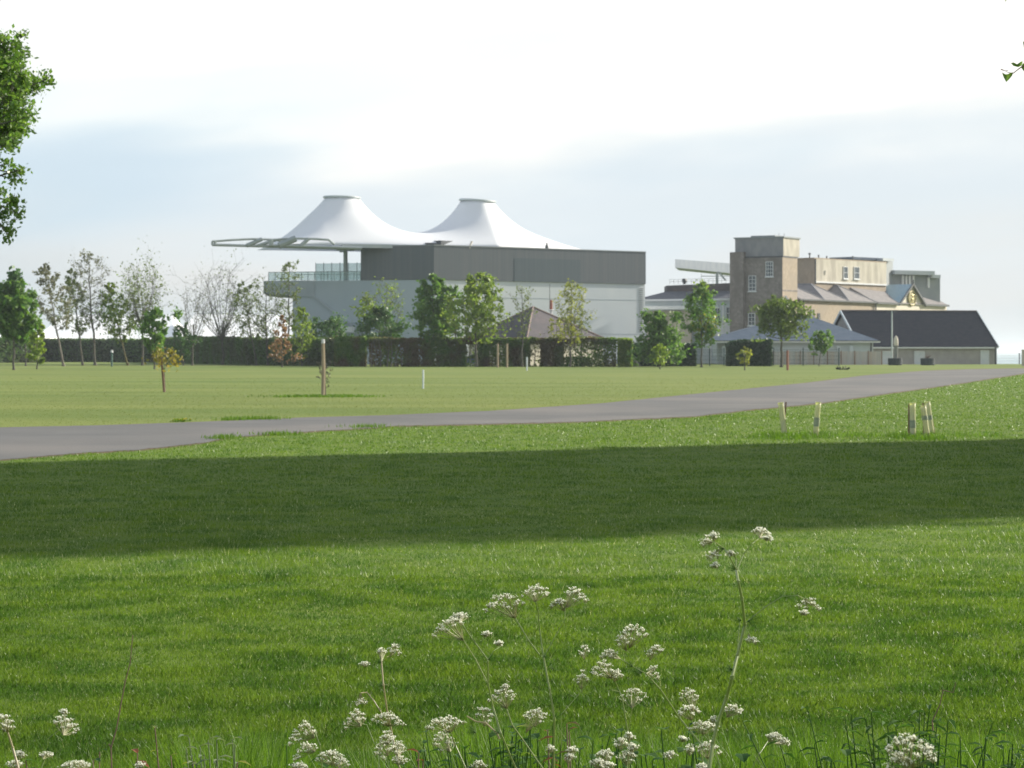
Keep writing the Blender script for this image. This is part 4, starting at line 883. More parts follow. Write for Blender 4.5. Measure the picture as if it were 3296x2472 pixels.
# lean-to slate slope
rz = ZA(908, 385); o_ = .35
def slope(pa, pb, z0, z1, d, matn, nm, th=.12, drop=0):
    a, b2 = offs(pa, -35, o_), offs(pb, -35, o_); a2, b3 = offs(pa, 145, d), offs(pb, 145, d)
    m = MB(); m.mesh([(*a, z0), (*b2, z0), (*b3, z1), (*a2, z1), (*a, z0 - th), (*b2, z0 - th), (*b3, z0 - th), (*a2, z0 - th)], [(0, 1, 2, 3), (7, 6, 5, 4), (0, 4, 5, 1), (1, 5, 6, 2), (2, 6, 7, 3), (3, 7, 4, 0)]); return m.build(nm, M[matn], sr)
slope(offs(S1, SA, .03), S2, ev + .02, ZA(922, 395), 5, 'slate_grey', 'roof')
# three hip-ended bays with ridges running back into the cream block
for (t0_, t1_) in ((-.1, 8.68), (8.7, 17.48), (17.5, 27.75)):
    tm = (t0_ + t1_) / 2; e_ = ev + .03; q = lambda t, d, z: (*offs(offs(S0, SA, t), 145, d), z)
    v = [q(t0_, -.35, e_), q(t1_, -.35, e_), q(tm, 4.4, ev + 2.8), q(tm, 9, ev + 2.8), q(t0_, 9, e_), q(t1_, 9, e_)]
    m = MB(); m.mesh(v, [(0, 1, 2), (0, 2, 3, 4), (1, 5, 3, 2), (4, 3, 5), (0, 4, 5, 1)]); rf3 = m.build('hip_roof', M['slate_grey'], sr)
    m = MB(); m.tube([v[0], v[2]], .13, 6); m.tube([v[1], v[2]], .13, 6); m.tube([v[2], v[3]], .13, 6); m.build('hip_tiles', M['harl'], rf3)
# gable roof running back
m = MB(); L9 = 9.5; A = Vector((*offs(gc, -35, .45), zap + .12)); Bk = Vector((*offs(gc, 145, L9), zap + .12)); fl = Vector((*offs(offs(ga, 180 + SA, .5), -35, .45), zf - .25)); fr_ = Vector((*offs(offs(gb, SA, .5), -35, .45), zf - .25)); vk = Vector((*offs(offs(ga, 180 + SA, .5), 145, 1.0), zf + .3)); vk2 = Vector((*offs(offs(gb, SA, .5), 145, 1.0), zf + .3))
m.mesh([A, fl, vk, Bk, A - Vector((0, 0, .2)), fl - Vector((0, 0, .2)), vk - Vector((0, 0, .2)), Bk - Vector((0, 0, .2))], [(0, 3, 2, 1), (4, 5, 6, 7), (0, 1, 5, 4), (1, 2, 6, 5), (2, 3, 7, 6), (3, 0, 4, 7)]); m.build('gable_roof', M['slate_sky'], sr)
m = MB(); m.mesh([A, fr_, vk2, Bk, A - Vector((0, 0, .2)), fr_ - Vector((0, 0, .2)), vk2 - Vector((0, 0, .2)), Bk - Vector((0, 0, .2))], [(0, 1, 2, 3), (7, 6, 5, 4), (4, 5, 1, 0), (5, 6, 2, 1), (6, 7, 3, 2), (7, 4, 0, 3)]); m.build('gable_roof', M['slate_grey'], sr)
m = MB(); kk = Vector((*offs((0, 0), -35, .12), 0)); m.bar(A + kk, fl + kk, .2, .35); m.bar(A + kk, fr_ + kk, .2, .35); m.bar(A + kk, A + kk + Vector((0, 0, .7)), .14); m.build('barge_board', M['gutter'], sr)
m = MB(); m.bar((*offs(S0, -35, .45), ev - .05), (*offs(S1, -35, .45), ev - .05), .2, .25); m.bar((*offs(S1, -35, .5), ev - .1), (*offs(ga, -35, .5), ev - .1), .25, .35); m.bar((*offs(gb, -35, .5), ev - .1), (*offs(S2, -35, .5), ev - .1), .25, .35)
m.build('gutter', M['gutter'], sr)
m = MB()
for p in (offs(S0, SA, .3), offs(S0, SA, 1.8), S1): m.tube([(*offs(p, -35, .25), 4), (*offs(p, -35, .25), ev)], .11, 8)
m.build('drainpipe', M['gutter'], sr)
win_px(sr, offs(S0, -35, .02), SA, 2608, 2620, 996, 1020, nx=1, ny=2, frame='gutter'); win_px(sr, offs(S0, -35, .02), SA, 2632, 2638, 1008, 1024, nx=1, ny=1, frame='gutter')
# oval emblem
ec = Vector((*offs(wall_to(S0, SA, 2931), -35, .2), ZA(960, gc[1]))); uu = Vector((math.cos(R(SA)), math.sin(R(SA)), 0)); oo = Vector((math.cos(R(-35)), math.sin(R(-35)), 0))
rh = 22.5 * gc[1] / F; rw = math.dist(wall_to(S0, SA, 2919.5), wall_to(S0, SA, 2942.5)) / 2
m = MB(); ring = [ec + uu * math.cos(t) * rw + Vector((0, 0, math.sin(t) * rh)) for t in [2 * math.pi * k / 32 for k in range(33)]]; m.tube(ring, .2, 8, cap=False); em = m.build('emblem', mat('bronze', (.20, .17, .08), (.28, .24, .11), rough=.5, metal=.3, scale=3), sr)
m = MB(); m.mesh([ec + uu * math.cos(t) * rw * .95 + Vector((0, 0, math.sin(t) * rh * .95)) + oo * .02 for t in [2 * math.pi * k / 32 for k in range(32)]] + [ec + oo * .15], [(k, (k + 1) % 32, 32) for k in range(32)]); m.build('emblem_field', mat('dull_gold', (.36, .31, .12), (.22, .20, .10), rough=.5, scale=2), em)
m = MB(); 
for k in range(4): t = (k - 1.5) / 2.4; m.tube([ec + oo * .15 + uu * (math.sin(t * 3) * rw * .25) + Vector((0, 0, t * rh * .7)), ec + oo * .2 + uu * (math.cos(t * 4) * rw * .3) + Vector((0, 0, (t + .2) * rh * .6))], [.13, .07], 6)
m.build('emblem_relief', M['gold'], em)

# ---- white panelled building left of the tower
wb = thing('panelled_building', 'white panelled two-storey building with dark slate roof left of the tower', 'building', (*XY(2200, 372), 0))
w0, w1 = XY(2040, 378), XY(2379, 370); wa = math.degrees(math.atan2(w1[1] - w0[1], w1[0] - w0[0]))
zew = ZA(962, 372); ztt = ZA(915, 375)
m = MB(); m.prism([w0, w1, offs(w1, 90, 14), offs(w0, 90, 14)], 0, zew); m.build('wall', M['wallblue'], wb)
m = MB(); q0, q1 = offs(w0, -90, .4), offs(w1, -90, .4); t0, t1 = XY(2146, 380), XY(2379, 374)
m.mesh([(*q0, zew), (*q1, zew), (*t1, ZA(936, 374)), (*t0, ZA(938, 380)), (*offs(w1, 90, 14), zew), (*offs(w0, 90, 14), zew)], [(0, 1, 2, 3), (3, 2, 4, 5), (0, 3, 5), (1, 4, 2), (5, 4, 1, 0)]); m.build('roof', M['slate_dark'], wb)
m = MB(); m.prism([t0, t1, offs(t1, 90, 6), offs(t0, 90, 6)], ZA(950, 374), [ZA(918, 378), ZA(910, 374), ZA(908, 374), ZA(918, 378)]); m.build('parapet', M['slate_brown'], wb)
m = MB(); m.bar((*offs(q0, -90, .05), zew - .12), (*offs(q1, -90, .05), zew - .12), .2, .3); m.build('fascia', M['white'], wb)
m = MB(); c0_, c1_ = XY(2040, 371), XY(2216, 369); m.slab(c0_, c1_, 4, ZA(996, 370), ZA(985, 370)); m.build('canopy', M['white'], wb)
m = MB(); c0_, c1_ = XY(2082, 374.8), XY(2225, 371.5); m.slab(c0_, c1_, .3, 0, ZA(998, 370)); m.build('recess_wall', M['cream'], wb)
for a, b2, c, d, n in ((2300, 2319, 990, 1030, 2), (2337, 2369, 988, 1029, 3)): win_px(wb, w0, wa, a, b2, c, d, nx=n, ny=2)
m = MB()
for a in (2286, 2327, 2374): p, q = wall_to(w0, wa, a - 3), wall_to(w0, wa, a + 3); m.slab(offs(p, -90, .15), offs(q, -90, .15), .14, 0, zew - .3)
for a, b2 in ((2290, 2324), (2331, 2371)): p, q = wall_to(w0, wa, a), wall_to(w0, wa, b2); m.slab(offs(p, -90, .08), offs(q, -90, .08), .06, ZA(1080, 371), ZA(1036, 371))
m.build('panels', M['white'], wb)
m = MB(); rr = random.Random(8)
for k in range(14): q = XY(2155 + k * 14, 379); m.bar((*q, ZA(914, 379)), (*q, ZA(899, 379)), .04)
for row in (899, 906): m.bar(P(2155, row + 1, 379), P(2349, row - 4, 379), .04)
m.build('roof_railing', M['gutter'], wb)
m = MB(); q = XY(2203, 378); m.tube([(*q, ZA(915, 378)), (*q, ZA(904, 378)), (*q, ZA(897, 378))], [.15, .45, .35], 8); m.build('flue', M['gutter'], wb)

# ---- old cantilever roof behind
og = thing('cantilever_roof', 'blue-grey cantilevered stand roof jutting left behind the stone tower', 'stand roof', (*XY(2300, 398), 0))
a, b2 = XY(2173, 395), XY(2356, 408); m = MB(); A_ = lambda px, y, D: P(px, y, D)
f_ = [A_(2173, 834, 395), A_(2356, 848, 408), A_(2356, 880, 408), A_(2173, 861, 395)]; bk = [v + Vector((1.7, 14, 0)) for v in f_]
m.mesh(f_ + bk, [(3, 2, 1, 0), (4, 5, 6, 7), (0, 1, 5, 4), (1, 2, 6, 5), (2, 3, 7, 6), (3, 0, 4, 7)]); m.build('roof', M['canopy'], og)
m = MB(); m.bar(P(2308, 872, 405), P(2308, 960, 405), .45); m.bar(P(2314, 876, 405), P(2335, 902, 405), .3); m.bar(P(2257, 889, 404), P(2352, 889, 407), .12); m.bar(P(2257, 880, 404), P(2257, 920, 404), .06); m.build('strut', M['steel'], og)

# ---- blue-grey hip-roofed pavilion
pv = thing('pavilion', 'single-storey pale pavilion with a blue-grey hipped roof', 'pavilion', (*XY(2552, 335), 0))
a, b2 = XY(2271, 335), XY(2833, 336); c, d = (b2[0], 354), (a[0], 353); ra, rb = XY(2566, 344), XY(2590, 344.5); ze = ZA(1097, 335); zr = ZA(1011, 344)
m = MB(); m.mesh([(*a, ze), (*b2, ze), (*c, ze), (*d, ze), (*ra, zr), (*rb, zr), ], [(3, 2, 1, 0), (0, 1, 5, 4), (1, 2, 5), (2, 3, 4, 5), (3, 0, 4)]); m.build('roof', M['slate_blue'], pv)
cc = ((a[0] + b2[0]) / 2, 344.5); m = MB(); wa_, wb_ = (a[0] + 3.2, 336.2), (b2[0] - .9, 336.8); m.prism([wa_, wb_, (wb_[0], 352.5), (wa_[0], 352.5)], 0, ze - .25); m.build('wall', M['wallblue'], pv)
m = MB(); m.bar((a[0], a[1] - .05, ze - .14), (b2[0], b2[1] - .05, ze - .14), .15, .26); m.build('fascia', M['white'], pv)
m = MB(); m.bar((a[0], a[1] - .15, ze - .0), (b2[0], b2[1] - .15, ze - .0), .12, .1); m.tube([(wb_[0] - .3, wb_[1] - .15, 0), (wb_[0] - .3, wb_[1] - .15, ze - .2)], .12, 8); m.build('gutter', M['gutter'], pv)
m = MB(); 
for px in (2300, 2330, 2700, 2740): m.bar((*XY(px, 336), 1.2), (*XY(px, 336), 2.7), .5, .1)
m.build('post', M['wallblue'], pv)

# ---- long black-roofed outbuilding
ob = thing('outbuilding', 'long low outbuilding with a steep black tiled roof', 'outbuilding', (*XY(2990, 345), 0))
LA = 12; O0 = XY(2768, 341); O1 = wall_to(O0, LA, 3213); hd = 8; pitch_z0 = ZA(1115, 343); pitch_z1 = ZA(1001, 350)
q0, q1 = offs(O0, LA + 90, hd), offs(O1, LA + 90, hd); s0q, s1q = offs(O0, LA + 90, 2 * hd), offs(O1, LA + 90, 2 * hd)
i0, i1 = offs(offs(O0, LA, .35), LA + 90, .45), offs(offs(O1, LA, -.35), LA + 90, .45); j0, j1 = offs(i0, LA + 90, 2 * hd - .9), offs(i1, LA + 90, 2 * hd - .9)
m = MB(); m.prism([i0, i1, j1, j0], 0, pitch_z0 - .02); 
for e, sgn in ((i0, 1), (i1, -1)):
    ee = offs(e, LA + 90, 2 * hd - .9); mid = offs(e, LA + 90, hd - .45); th = .3 * sgn
    m.mesh([(*e, pitch_z0 - .03), (*ee, pitch_z0 - .03), (*mid, pitch_z1 - .35), (*offs(e, LA, th), pitch_z0 - .03), (*offs(ee, LA, th), pitch_z0 - .03), (*offs(mid, LA, th), pitch_z1 - .35)], [(0, 1, 2), (5, 4, 3), (0, 3, 4, 1), (1, 4, 5, 2), (2, 5, 3, 0)])
m.build('wall', M['wallgrey'], ob)
m = MB(); t_ = .22
m.mesh([(*O0, pitch_z0), (*O1, pitch_z0), (*q1, pitch_z1), (*q0, pitch_z1), (*s1q, pitch_z0), (*s0q, pitch_z0)] + [(*O0, pitch_z0 - t_), (*O1, pitch_z0 - t_), (*q1, pitch_z1 - t_), (*q0, pitch_z1 - t_), (*s1q, pitch_z0 - t_), (*s0q, pitch_z0 - t_)],
       [(0, 1, 2, 3), (3, 2, 4, 5), (9, 8, 7, 6), (11, 10, 8, 9), (0, 6, 7, 1), (4, 10, 11, 5), (0, 3, 9, 6), (3, 5, 11, 9), (1, 7, 8, 2), (2, 8, 10, 4)]); rf = m.build('roof', M['slate_black'], ob)
m = MB(); m.tube([(*q0, pitch_z1 + .03), (*q1, pitch_z1 + .03)], .13, 8); m.build('ridge', M['slate_brown'], rf)
m = MB(); k_ = offs((0, 0), LA + 180, .1)
for p in (O0, s0q): m.bar((p[0] + k_[0], p[1] + k_[1], pitch_z0 - .05), (q0[0] + k_[0], q0[1] + k_[1], pitch_z1 - .05), .14, .34)
m.build('barge_board', M['post'], ob)
m = MB(); k_ = offs((0, 0), LA, .1); m.bar((O1[0] + k_[0], O1[1] + k_[1], pitch_z0 - .05), (q1[0] + k_[0], q1[1] + k_[1], pitch_z1 - .02), .12, .26); m.build('barge_board', M['post'], ob)
m = MB(); m.bar((*offs(O0, LA - 90, .08), pitch_z0 - .2), (*offs(O1, LA - 90, .08), pitch_z0 - .2), .14, .2); m.build('gutter', M['white'], ob)
m = MB(); m.tube([(*offs(O1, LA + 200, .5), 0), (*offs(O1, LA + 200, .5), pitch_z0)], .16, 8); m.build('drainpipe', M['gutter'], ob)
for a, b2, y0 in ((2838, 2870, 1131), (2943, 2975, 1131), (3156, 3182, 1128)):
    p, q = wall_to(i0, LA, a), wall_to(i0, LA, b2); m = MB(); zt_ = ZA(y0, p[1]); m.slab(offs(p, LA - 90, .06), offs(q, LA - 90, .06), .05, 0, zt_); dr = m.build('door', M['door'], ob)
    m = MB(); 
    for e in (p, q): m.bar((*offs(e, LA - 90, .08), 0), (*offs(e, LA - 90, .08), zt_), .1)
    m.bar((*offs(p, LA - 90, .08), zt_), (*offs(q, LA - 90, .08), zt_), .1); m.build('frame', M['white'], dr)

# ---- lamp post, pillar, planters, bird
lp = thing('lamp_post', 'tall grey lamp post in front of the black roof', 'lamp post', (*XY(2871, 330), 0))
b = Vector((*XY(2871, 330), 0)); m = MB(); m.tube([b, b + Vector((0, 0, ZA(1000, 330)))], [.12, .09], 8); m.build('pole', M['ring'], lp)
m = MB(); z = ZA(1001, 330); m.bar(b + Vector((-.45, 0, z)), b + Vector((.55, 0, z)), .12); m.build('arm', M['gutter'], lp)
for s in (-.5, .5): m = MB(); m.box((b.x + s, b.y, z - .08), .35, .4, .22); m.build('lamp_head', M['gutter'], lp)
pb = Vector((*XY(2884, 318), 0)); pl = thing('pillar', 'grey pillar with a rounded white top rising from the left planter', 'pillar', pb)
m = MB(); m.tube([pb + Vector((0, 0, z_)) for z_ in (.5, 1.2, ZA(1118, 318), ZA(1112, 318))], [.26, .24, .28, .36], 14); m.build('shaft', M['dome'], pl)
m = MB(); zz = [ZA(y, 318) for y in (1112, 1104, 1094, 1087, 1082, 1080)]; m.tube([pb + Vector((0, 0, z_)) for z_ in zz], [.30, .34, .31, .23, .12, .03], 14); m.build('finial', M['creamlite'], pl)
for px, lab in ((2881, 'round black planter at the foot of the white-topped pillar'), (2986, 'round black planter with a small bare shrub, right of the pillar')):
    b = Vector((*XY(px, 318), 0)); m = MB(); rr_ = 23 * 318 / F; h = ZA(1154, 318)
    m.tube([b + Vector((0, 0, -.02)), b + Vector((0, 0, .1)), b + Vector((0, 0, h - .1)), b + Vector((0, 0, h))], [rr_ * .9, rr_, rr_, rr_ * .93], 24)
    pn = m.build('planter', M['rubber'], loc=b, smooth=False); tag(pn, lab, 'planter', 'round black planters')
    m = MB(); ring = [b + Vector((math.cos(t) * rr_, math.sin(t) * rr_, h)) for t in [2 * math.pi * k / 24 for k in range(25)]]; m.tube(ring, .05, 6, cap=False); m.build('rim', M['gutter'], pn)
b = Vector((*XY(2986, 318), ZA(1156, 318))); m = MB(); rr = random.Random(4)
for k in range(26): d = Vector((rr.gauss(0, .35), rr.gauss(0, .35), rr.uniform(.3, .75))); m.tube([b, b + d * .5 + Vector((0, 0, .05)), b + d], [.03, .02, .008], 3)
tag(m.build('shrub', M['twig'], loc=b), 'small bare brown shrub growing in the right-hand planter', 'shrub')

# ---- fences
fn = thing('panel_fence', 'grey-brown board fence in front of the pavilion', 'fence', (*XY(2650, 332), 0))
m = MB(); p0, p1 = XY(2488, 332), XY(2838, 332); N_ = 26
for k in range(N_):
    a = p0[0] + (p1[0] - p0[0]) * k / N_; b2 = p0[0] + (p1[0] - p0[0]) * (k + .93) / N_; m.prism([(a, 332 + (k % 2) * .05), (b2, 332 + (k % 2) * .05), (b2, 332.1 + (k % 2) * .05), (a, 332.1 + (k % 2) * .05)], 0, ZA(1131, 332) + rng.uniform(-.03, .03))
m.build('boards', M['panelfence'], fn)
for px in np.linspace(2488, 2838, 9): m = MB(); m.bar((*offs(XY(px, 331.9), -90, .1), 0), (*offs(XY(px, 331.9), -90, .1), ZA(1129, 332)), .12); m.build('post', M['stake'], fn)
wf = thing('mesh_fence', 'dark green wire mesh fence with thin posts before the board fence', 'fence', (*XY(2460, 300), 0))
m = MB(); D_ = 300
for k in range(96): x = XY(2226 + k * 5, D_)[0]; m.bar((x, D_, 0), (x, D_, ZA(1124, D_)), .022)
for z in (.3, .8, 1.3, 1.8, 2.1): m.bar((XY(2226, D_)[0], D_, z), (XY(2702, D_)[0], D_, z), .03)
m.build('mesh_panel', M['mesh'], wf)
for px in (2228, 2284, 2330, 2490, 2585, 2700): m = MB(); x = XY(px, D_)[0]; m.bar((x, D_ - .05, 0), (x, D_ - .05, ZA(1119, D_)), .12); m.build('post', M['mesh'], wf)
rf_ = thing('wire_fence', 'thin wire fence at the right edge against the pale horizon', 'fence', (*XY(3250, 352), 0))
m = MB()
for z in (.5, .9, 1.3, 1.62): m.bar((XY(3211, 352)[0], 352, z), (XY(3500, 352)[0], 352, z), .035)
for k in range(60): x = XY(3211 + k * 5, 352)[0]; m.bar((x, 352, 0), (x, 352, 1.62), .018)
m.build('wires', M['ring'], rf_)
for px in (3281, 3380, 3490): m = MB(); x = XY(px, 351.9)[0]; m.bar((x, 351.9, 0), (x, 351.9, 1.7), .14); m.build('post', M['gutter'], rf_)
m = MB(); x = XY(3295, 300)[0]; m.prism([(x - .2, 299.8), (x + .35, 299.8), (x + .35, 300.3), (x - .2, 300.3)], -.05, ZA(1127, 300)); m.prism([(x - .26, 299.74), (x + .41, 299.74), (x + .41, 300.36), (x - .26, 300.36)], ZA(1127, 300) + .002, ZA(1125, 300)); tag(m.build('gate_post', M['cream']), 'thick pale gate post cut by the right edge of the picture', 'gate post')
# blue parked car seen through the hedge gap
car = thing('parked_car', 'small blue parked car glimpsed through the hedge gap', 'car', (*XY(1528, 292), 0)); cx_ = XY(1530, 292)[0]
m = MB(); prof = [(-1.9, .35), (-1.95, .75), (-1.2, .95), (-.7, 1.4), (.7, 1.42), (1.35, .98), (1.95, .85), (1.95, .35)]
pts = [(cx_ + a, 291.3, z) for a, z in prof] + [(cx_ + a, 292.9, z) for a, z in prof]; n = len(prof)
m.mesh(pts, [tuple(range(n)), tuple(reversed(range(n, 2 * n)))] + [(i, n + i, n + (i + 1) % n, (i + 1) % n) for i in range(n)]); m.build('body', mat('blue_car_paint', (.10, .16, .30), (.12, .18, .33), rough=.3, spec=.6, scale=1), car)
for sx in (-1.2, 1.2):
    for sy in (291.4, 292.8): m = MB(); m.tube([(cx_ + sx, sy - .1, .32), (cx_ + sx, sy + .1, .32)], .32, 16); m.build('wheel', M['rubber'], car)
m = MB(); m.mesh([(cx_ - .95, 291.28, .98), (cx_ + 1.1, 291.28, .98), (cx_ + .6, 291.28, 1.36), (cx_ - .6, 291.28, 1.34)], [(0, 1, 2, 3)]); m.build('window', M['pane'], car)

# ------------------------------------------------------------------ near trees at both edges
def edge_tree():
    D = 22.0; mpp = D / F; nr = np.random.default_rng(21); r = random.Random(21)
    base = Vector((*XY(-420, D), 0)); root = thing('broadleaf_tree', 'near broadleaf tree reaching into the top left corner', 'tree', base)
    wood = MB(); top = P(-380, -60, D)
    line = [base, base + Vector((.05, 0, 1.2)), base + Vector((.1, .1, 2.4)), P(-400, 250, D), top]
    wood.tube(line, [.17, .14, .12, .08, .03], 9)
    blobs = [(70, 112, 17), (55, 148, 16), (12, 145, 42), (40, 195, 42), (72, 178, 20), (20, 250, 58), (70, 245, 32), (60, 290, 48), (105, 275, 27), (122, 258, 14), (153, 254, 18), (20, 335, 58), (60, 350, 34), (82, 378, 18), (20, 412, 52), (60, 405, 33), (84, 402, 12),
             (12, 455, 34), (45, 452, 22), (20, 525, 14), (55, 558, 22), (70, 545, 11), (38, 578, 8), (2, 615, 20), (45, 650, 25), (8, 690, 28), (55, 688, 18), (20, 738, 20), (28, 757, 10), (105, 372, 6), (62, 345, 20), (-10, 300, 60), (-20, 200, 60), (-15, 420, 60)]
    vis = len(blobs)
    for k in range(60): blobs.append((r.uniform(-780, -60), r.uniform(-350, 760), r.uniform(40, 80)))
    m = MB(); C = []
    for i, (bx, by_, br) in enumerate(blobs):
        dd = D + r.uniform(-.8, .8) if i < vis else D + r.uniform(-1.6, 1.6); c = P(bx, by_, dd)
        s = P(-400 + r.uniform(-20, 20), min(900, by_ + 200 + r.uniform(0, 120)), D); s.z = max(s.z, 2.0)
        if i < vis and by_ > 480: s = P(-150, 640 + r.uniform(-60, 100), D)
        mid = s.lerp(c, .55) + Vector((0, 0, .12 + r.uniform(-.1, .1)))
        wood.tube([s, s.lerp(mid, .5) + Vector((0, 0, .05)), mid, c], [.03, .022, .012, .004], 5, cap=False)
        n = int((br ** 2) * .17 + 14) if i < vis else int(br ** 2 * .05)
        # leaves gathered in small rosettes
        for q in range(max(3, n // 6)):
            e = c + Vector((r.gauss(0, 1), r.gauss(0, 1.3), r.gauss(0, 1))) * br * mpp * .52
            wood.tube([c.lerp(e, .3), e], [.004, .002], 3, cap=False)
            for w_ in range(6): C.append(tuple(e + Vector((r.gauss(0, .028), r.gauss(0, .028), r.gauss(-.005, .025)))))
    C = np.array(C); m.polys(leaf_quads(C, .024, nr, aspect=.55)); wood.build('trunk', M['bark'], root); m.build('crown', M['leaf_near'], root)
edge_tree()

def corner_tree():
    D = 6.0; r = random.Random(5); base = Vector((2.35, 6.7, 0)); root = thing('young_tree', 'overhanging twig with folded leaves at the top right corner', 'tree', base)
    wood = MB(); wood.tube([base, base + Vector((-.02, .02, 1.5)), base + Vector((.05, 0, 2.4)), base + Vector((0, 0, 3.3))], [.045, .035, .024, .008], 8)
    a = P(3320, 200, D); b = P(3284, 218, D); c = P(3276, 224, D); d = P(3261, 236, D); e = P(3245, 233, D)
    wood.tube([base + Vector((.02, 0, 1.9)), Vector((1.75, 6.3, 2.35)), a], [.014, .008, .0022], 6); wood.tube([a, b, c, d], [.0022, .0015, .0012, .001], 5); wood.tube([d, e, P(3236, 228, D), P(3222, 223, D)], [.0009, .0007, .0006, .0016], 5); wood.tube([P(3236, 228, D), P(3245, 226, D)], .0006, 4)
    wood.tube([base + Vector((.02, 0, 2.3)), P(3330, -20, D), P(3240, -25, D)], [.01, .004, .0015], 5)
    wood.build('trunk', M['twig'], root)
    def leaf(pts):
        m = MB(); v = [P(x, y, D + dz) for x, y, dz in pts]; n = len(v); c = sum(v, Vector()) / n; c.y += .006
        back = [p + Vector((0, .0006, 0)) for p in v]
        m.mesh(v + [c], [(k, (k + 1) % n, n) for k in range(n)]); m.build('leaf', M['leaf_near'], root)
    leaf([(3225, 233, 0), (3229, 235, .004), (3235, 239, 0), (3244, 239, -.004), (3252, 234, 0), (3261, 233, .004), (3258, 243, 0), (3250, 253, 0), (3239, 264, 0), (3231, 250, 0)])
    leaf([(3254, 203, 0), (3262, 201, .003), (3272, 207, 0), (3283, 207, -.003), (3287, 198, 0), (3292, 198, 0), (3288, 211, 0), (3277, 216, 0), (3262, 212, 0)])
    leaf([(3286, 216, 0), (3292, 204, 0), (3306, 203, .003), (3318, 218, 0), (3308, 236, 0), (3296, 230, 0)])
    leaf([(3233, -10, 0), (3237, 7, 0), (3242, -8, 0), (3238, -20, 0)])
    leaf([(3293, 136, 0), (3300, 128, 0), (3306, 145, 0), (3297, 158, 0)])
    C = np.array([tuple(base + Vector((r.gauss(.15, .28), r.gauss(.1, .25), 2.55 + r.gauss(.2, .4)))) for _ in range(170)]); C = C[C[:, 0] / C[:, 1] > .245]
    m = MB(); m.polys(leaf_quads(C, .022, np.random.default_rng(3))); m.build('crown', M['leaf_near'], root)
corner_tree()

# tall dense trees to the right of the view whose shadow lies across the lawn
def shade_tree(x, y, h, rx, seed, label):
    nr = np.random.default_rng(seed); root = thing('shade_tree', label, 'tree', (x, y, 0), 'tall dense trees shading the lawn')
    m = MB(); m.tube([(x, y, -.1), (x, y, h * .4), (x + .2, y, h * .85)], [.35, .25, .08], 10)
    r = random.Random(seed)
    for k in range(24):
        a = k * 2.4; z = h * (.08 + .8 * k / 24); e = Vector((x + math.cos(a) * rx * .8, y + math.sin(a) * rx * .8, z + 1.2)); m.tube([(x, y, z), ((x + e.x) / 2, (y + e.y) / 2, z + .9), e], [.12, .08, .03], 5)
    m.build('trunk', M['bark'], root)
    n = 15000; u = nr.random(n); th = nr.uniform(0, 2 * np.pi, n); rad = rx * np.sqrt(nr.random(n)) * np.where(u > .85, np.sqrt(np.clip((1 - u) / .15, 0, 1)), 1) * (1 + .10 * np.sin(th * 5 + u * 9) + .07 * np.sin(th * 3 + u * 23 + seed)) * (1 + nr.normal(0, .05, n))
    C = np.stack([x + np.cos(th) * rad, y + np.sin(th) * rad, .3 + u * (h - .3)], 1)
    m = MB(); m.polys(leaf_quads(C, .34, nr, aspect=.8)); m.build('crown', M['leaf_dark'], root)
ca, sa = math.cos(R(29)), math.sin(R(29))
k = 0
for (t, h) in ((26, 18), (38, 22), (51, 25)):
    for q, rx in ((-3.6, 4.0), (.2, 4.0), (4.0, 4.0)):
        cx0, cy0 = 0 + ca * t - sa * q, 29.5 + sa * t + ca * q
        shade_tree(cx0, cy0, h, rx, 40 + k, 'tall dense tree whose long shadow darkens the lawn'); k += 1

# ------------------------------------------------------------------ tree guards
def guard(label, top, bot, w, band=None, stake=None):
    b = G(bot[0], bot[1]); D = b.y; t = P(top[0], top[1], D); rr_ = w * D / F / 2
    root = thing('tree_guard', label, 'tree guard', b, 'pale plastic tree guards on the near lawn')
    m = MB(); d = (t - b); pts = [b + d * k / 6 for k in range(7)]; m.tube(pts, [rr_ * f for f in (1.0, 1.03, .99, 1.02, 1.0, 1.02, 1.06)], 4 if False else 12, cap=False)
    m.tube([t - d * .02, t + d * .005], [rr_ * 1.15, rr_ * 1.15], 12, cap=False); tb = m.build('tube', M['tubeg'], root, smooth=True); so = tb.modifiers.new('thickness', 'SOLIDIFY'); so.thickness = .003
    if band:
        m = MB(); m.tube([b + d * band[0], b + d * (band[0] + band[1]) / 1, b + d * band[1]] if False else [b + d * band[0], b + d * band[1]], rr_ * 1.10, 12, cap=False); m.build('band', M['tubeband'], root)
    if stake:
        (x0, y0), (x1, y1) = stake; s1 = P(x1, y1, D + .02); s0 = P(x0, y0, D + .02); m = MB(); m.bar(s0, s1 + (s1 - s0) * .03, .028); m.build('stake', M['stake'], root)
guard('tree guard leaning right with a brown stake, leftmost of the five', (2513, 1296), (2526, 1404), 18, None, ((2530, 1294), (2520, 1411)))
guard('upright tree guard with a dark band, standing alone without visible stake', (2634, 1295), (2625, 1402), 17, (.28, .54))
guard('thickest tree guard with dark smudge and stake along its left side', (2937, 1297), (2938, 1408), 19, (.28, .5), ((2926, 1300), (2925, 1408)))
guard('tree guard leaning left, front one of the crossed pair', (2971, 1305), (2985, 1407), 18, (.55, .68), ((2971, 1297), (2974, 1402)))
guard('tree guard behind the crossed pair with a red-brown stake on its right', (2985, 1293), (3000, 1398), 16, (.45, .58), ((2990, 1291), (3007, 1395)))

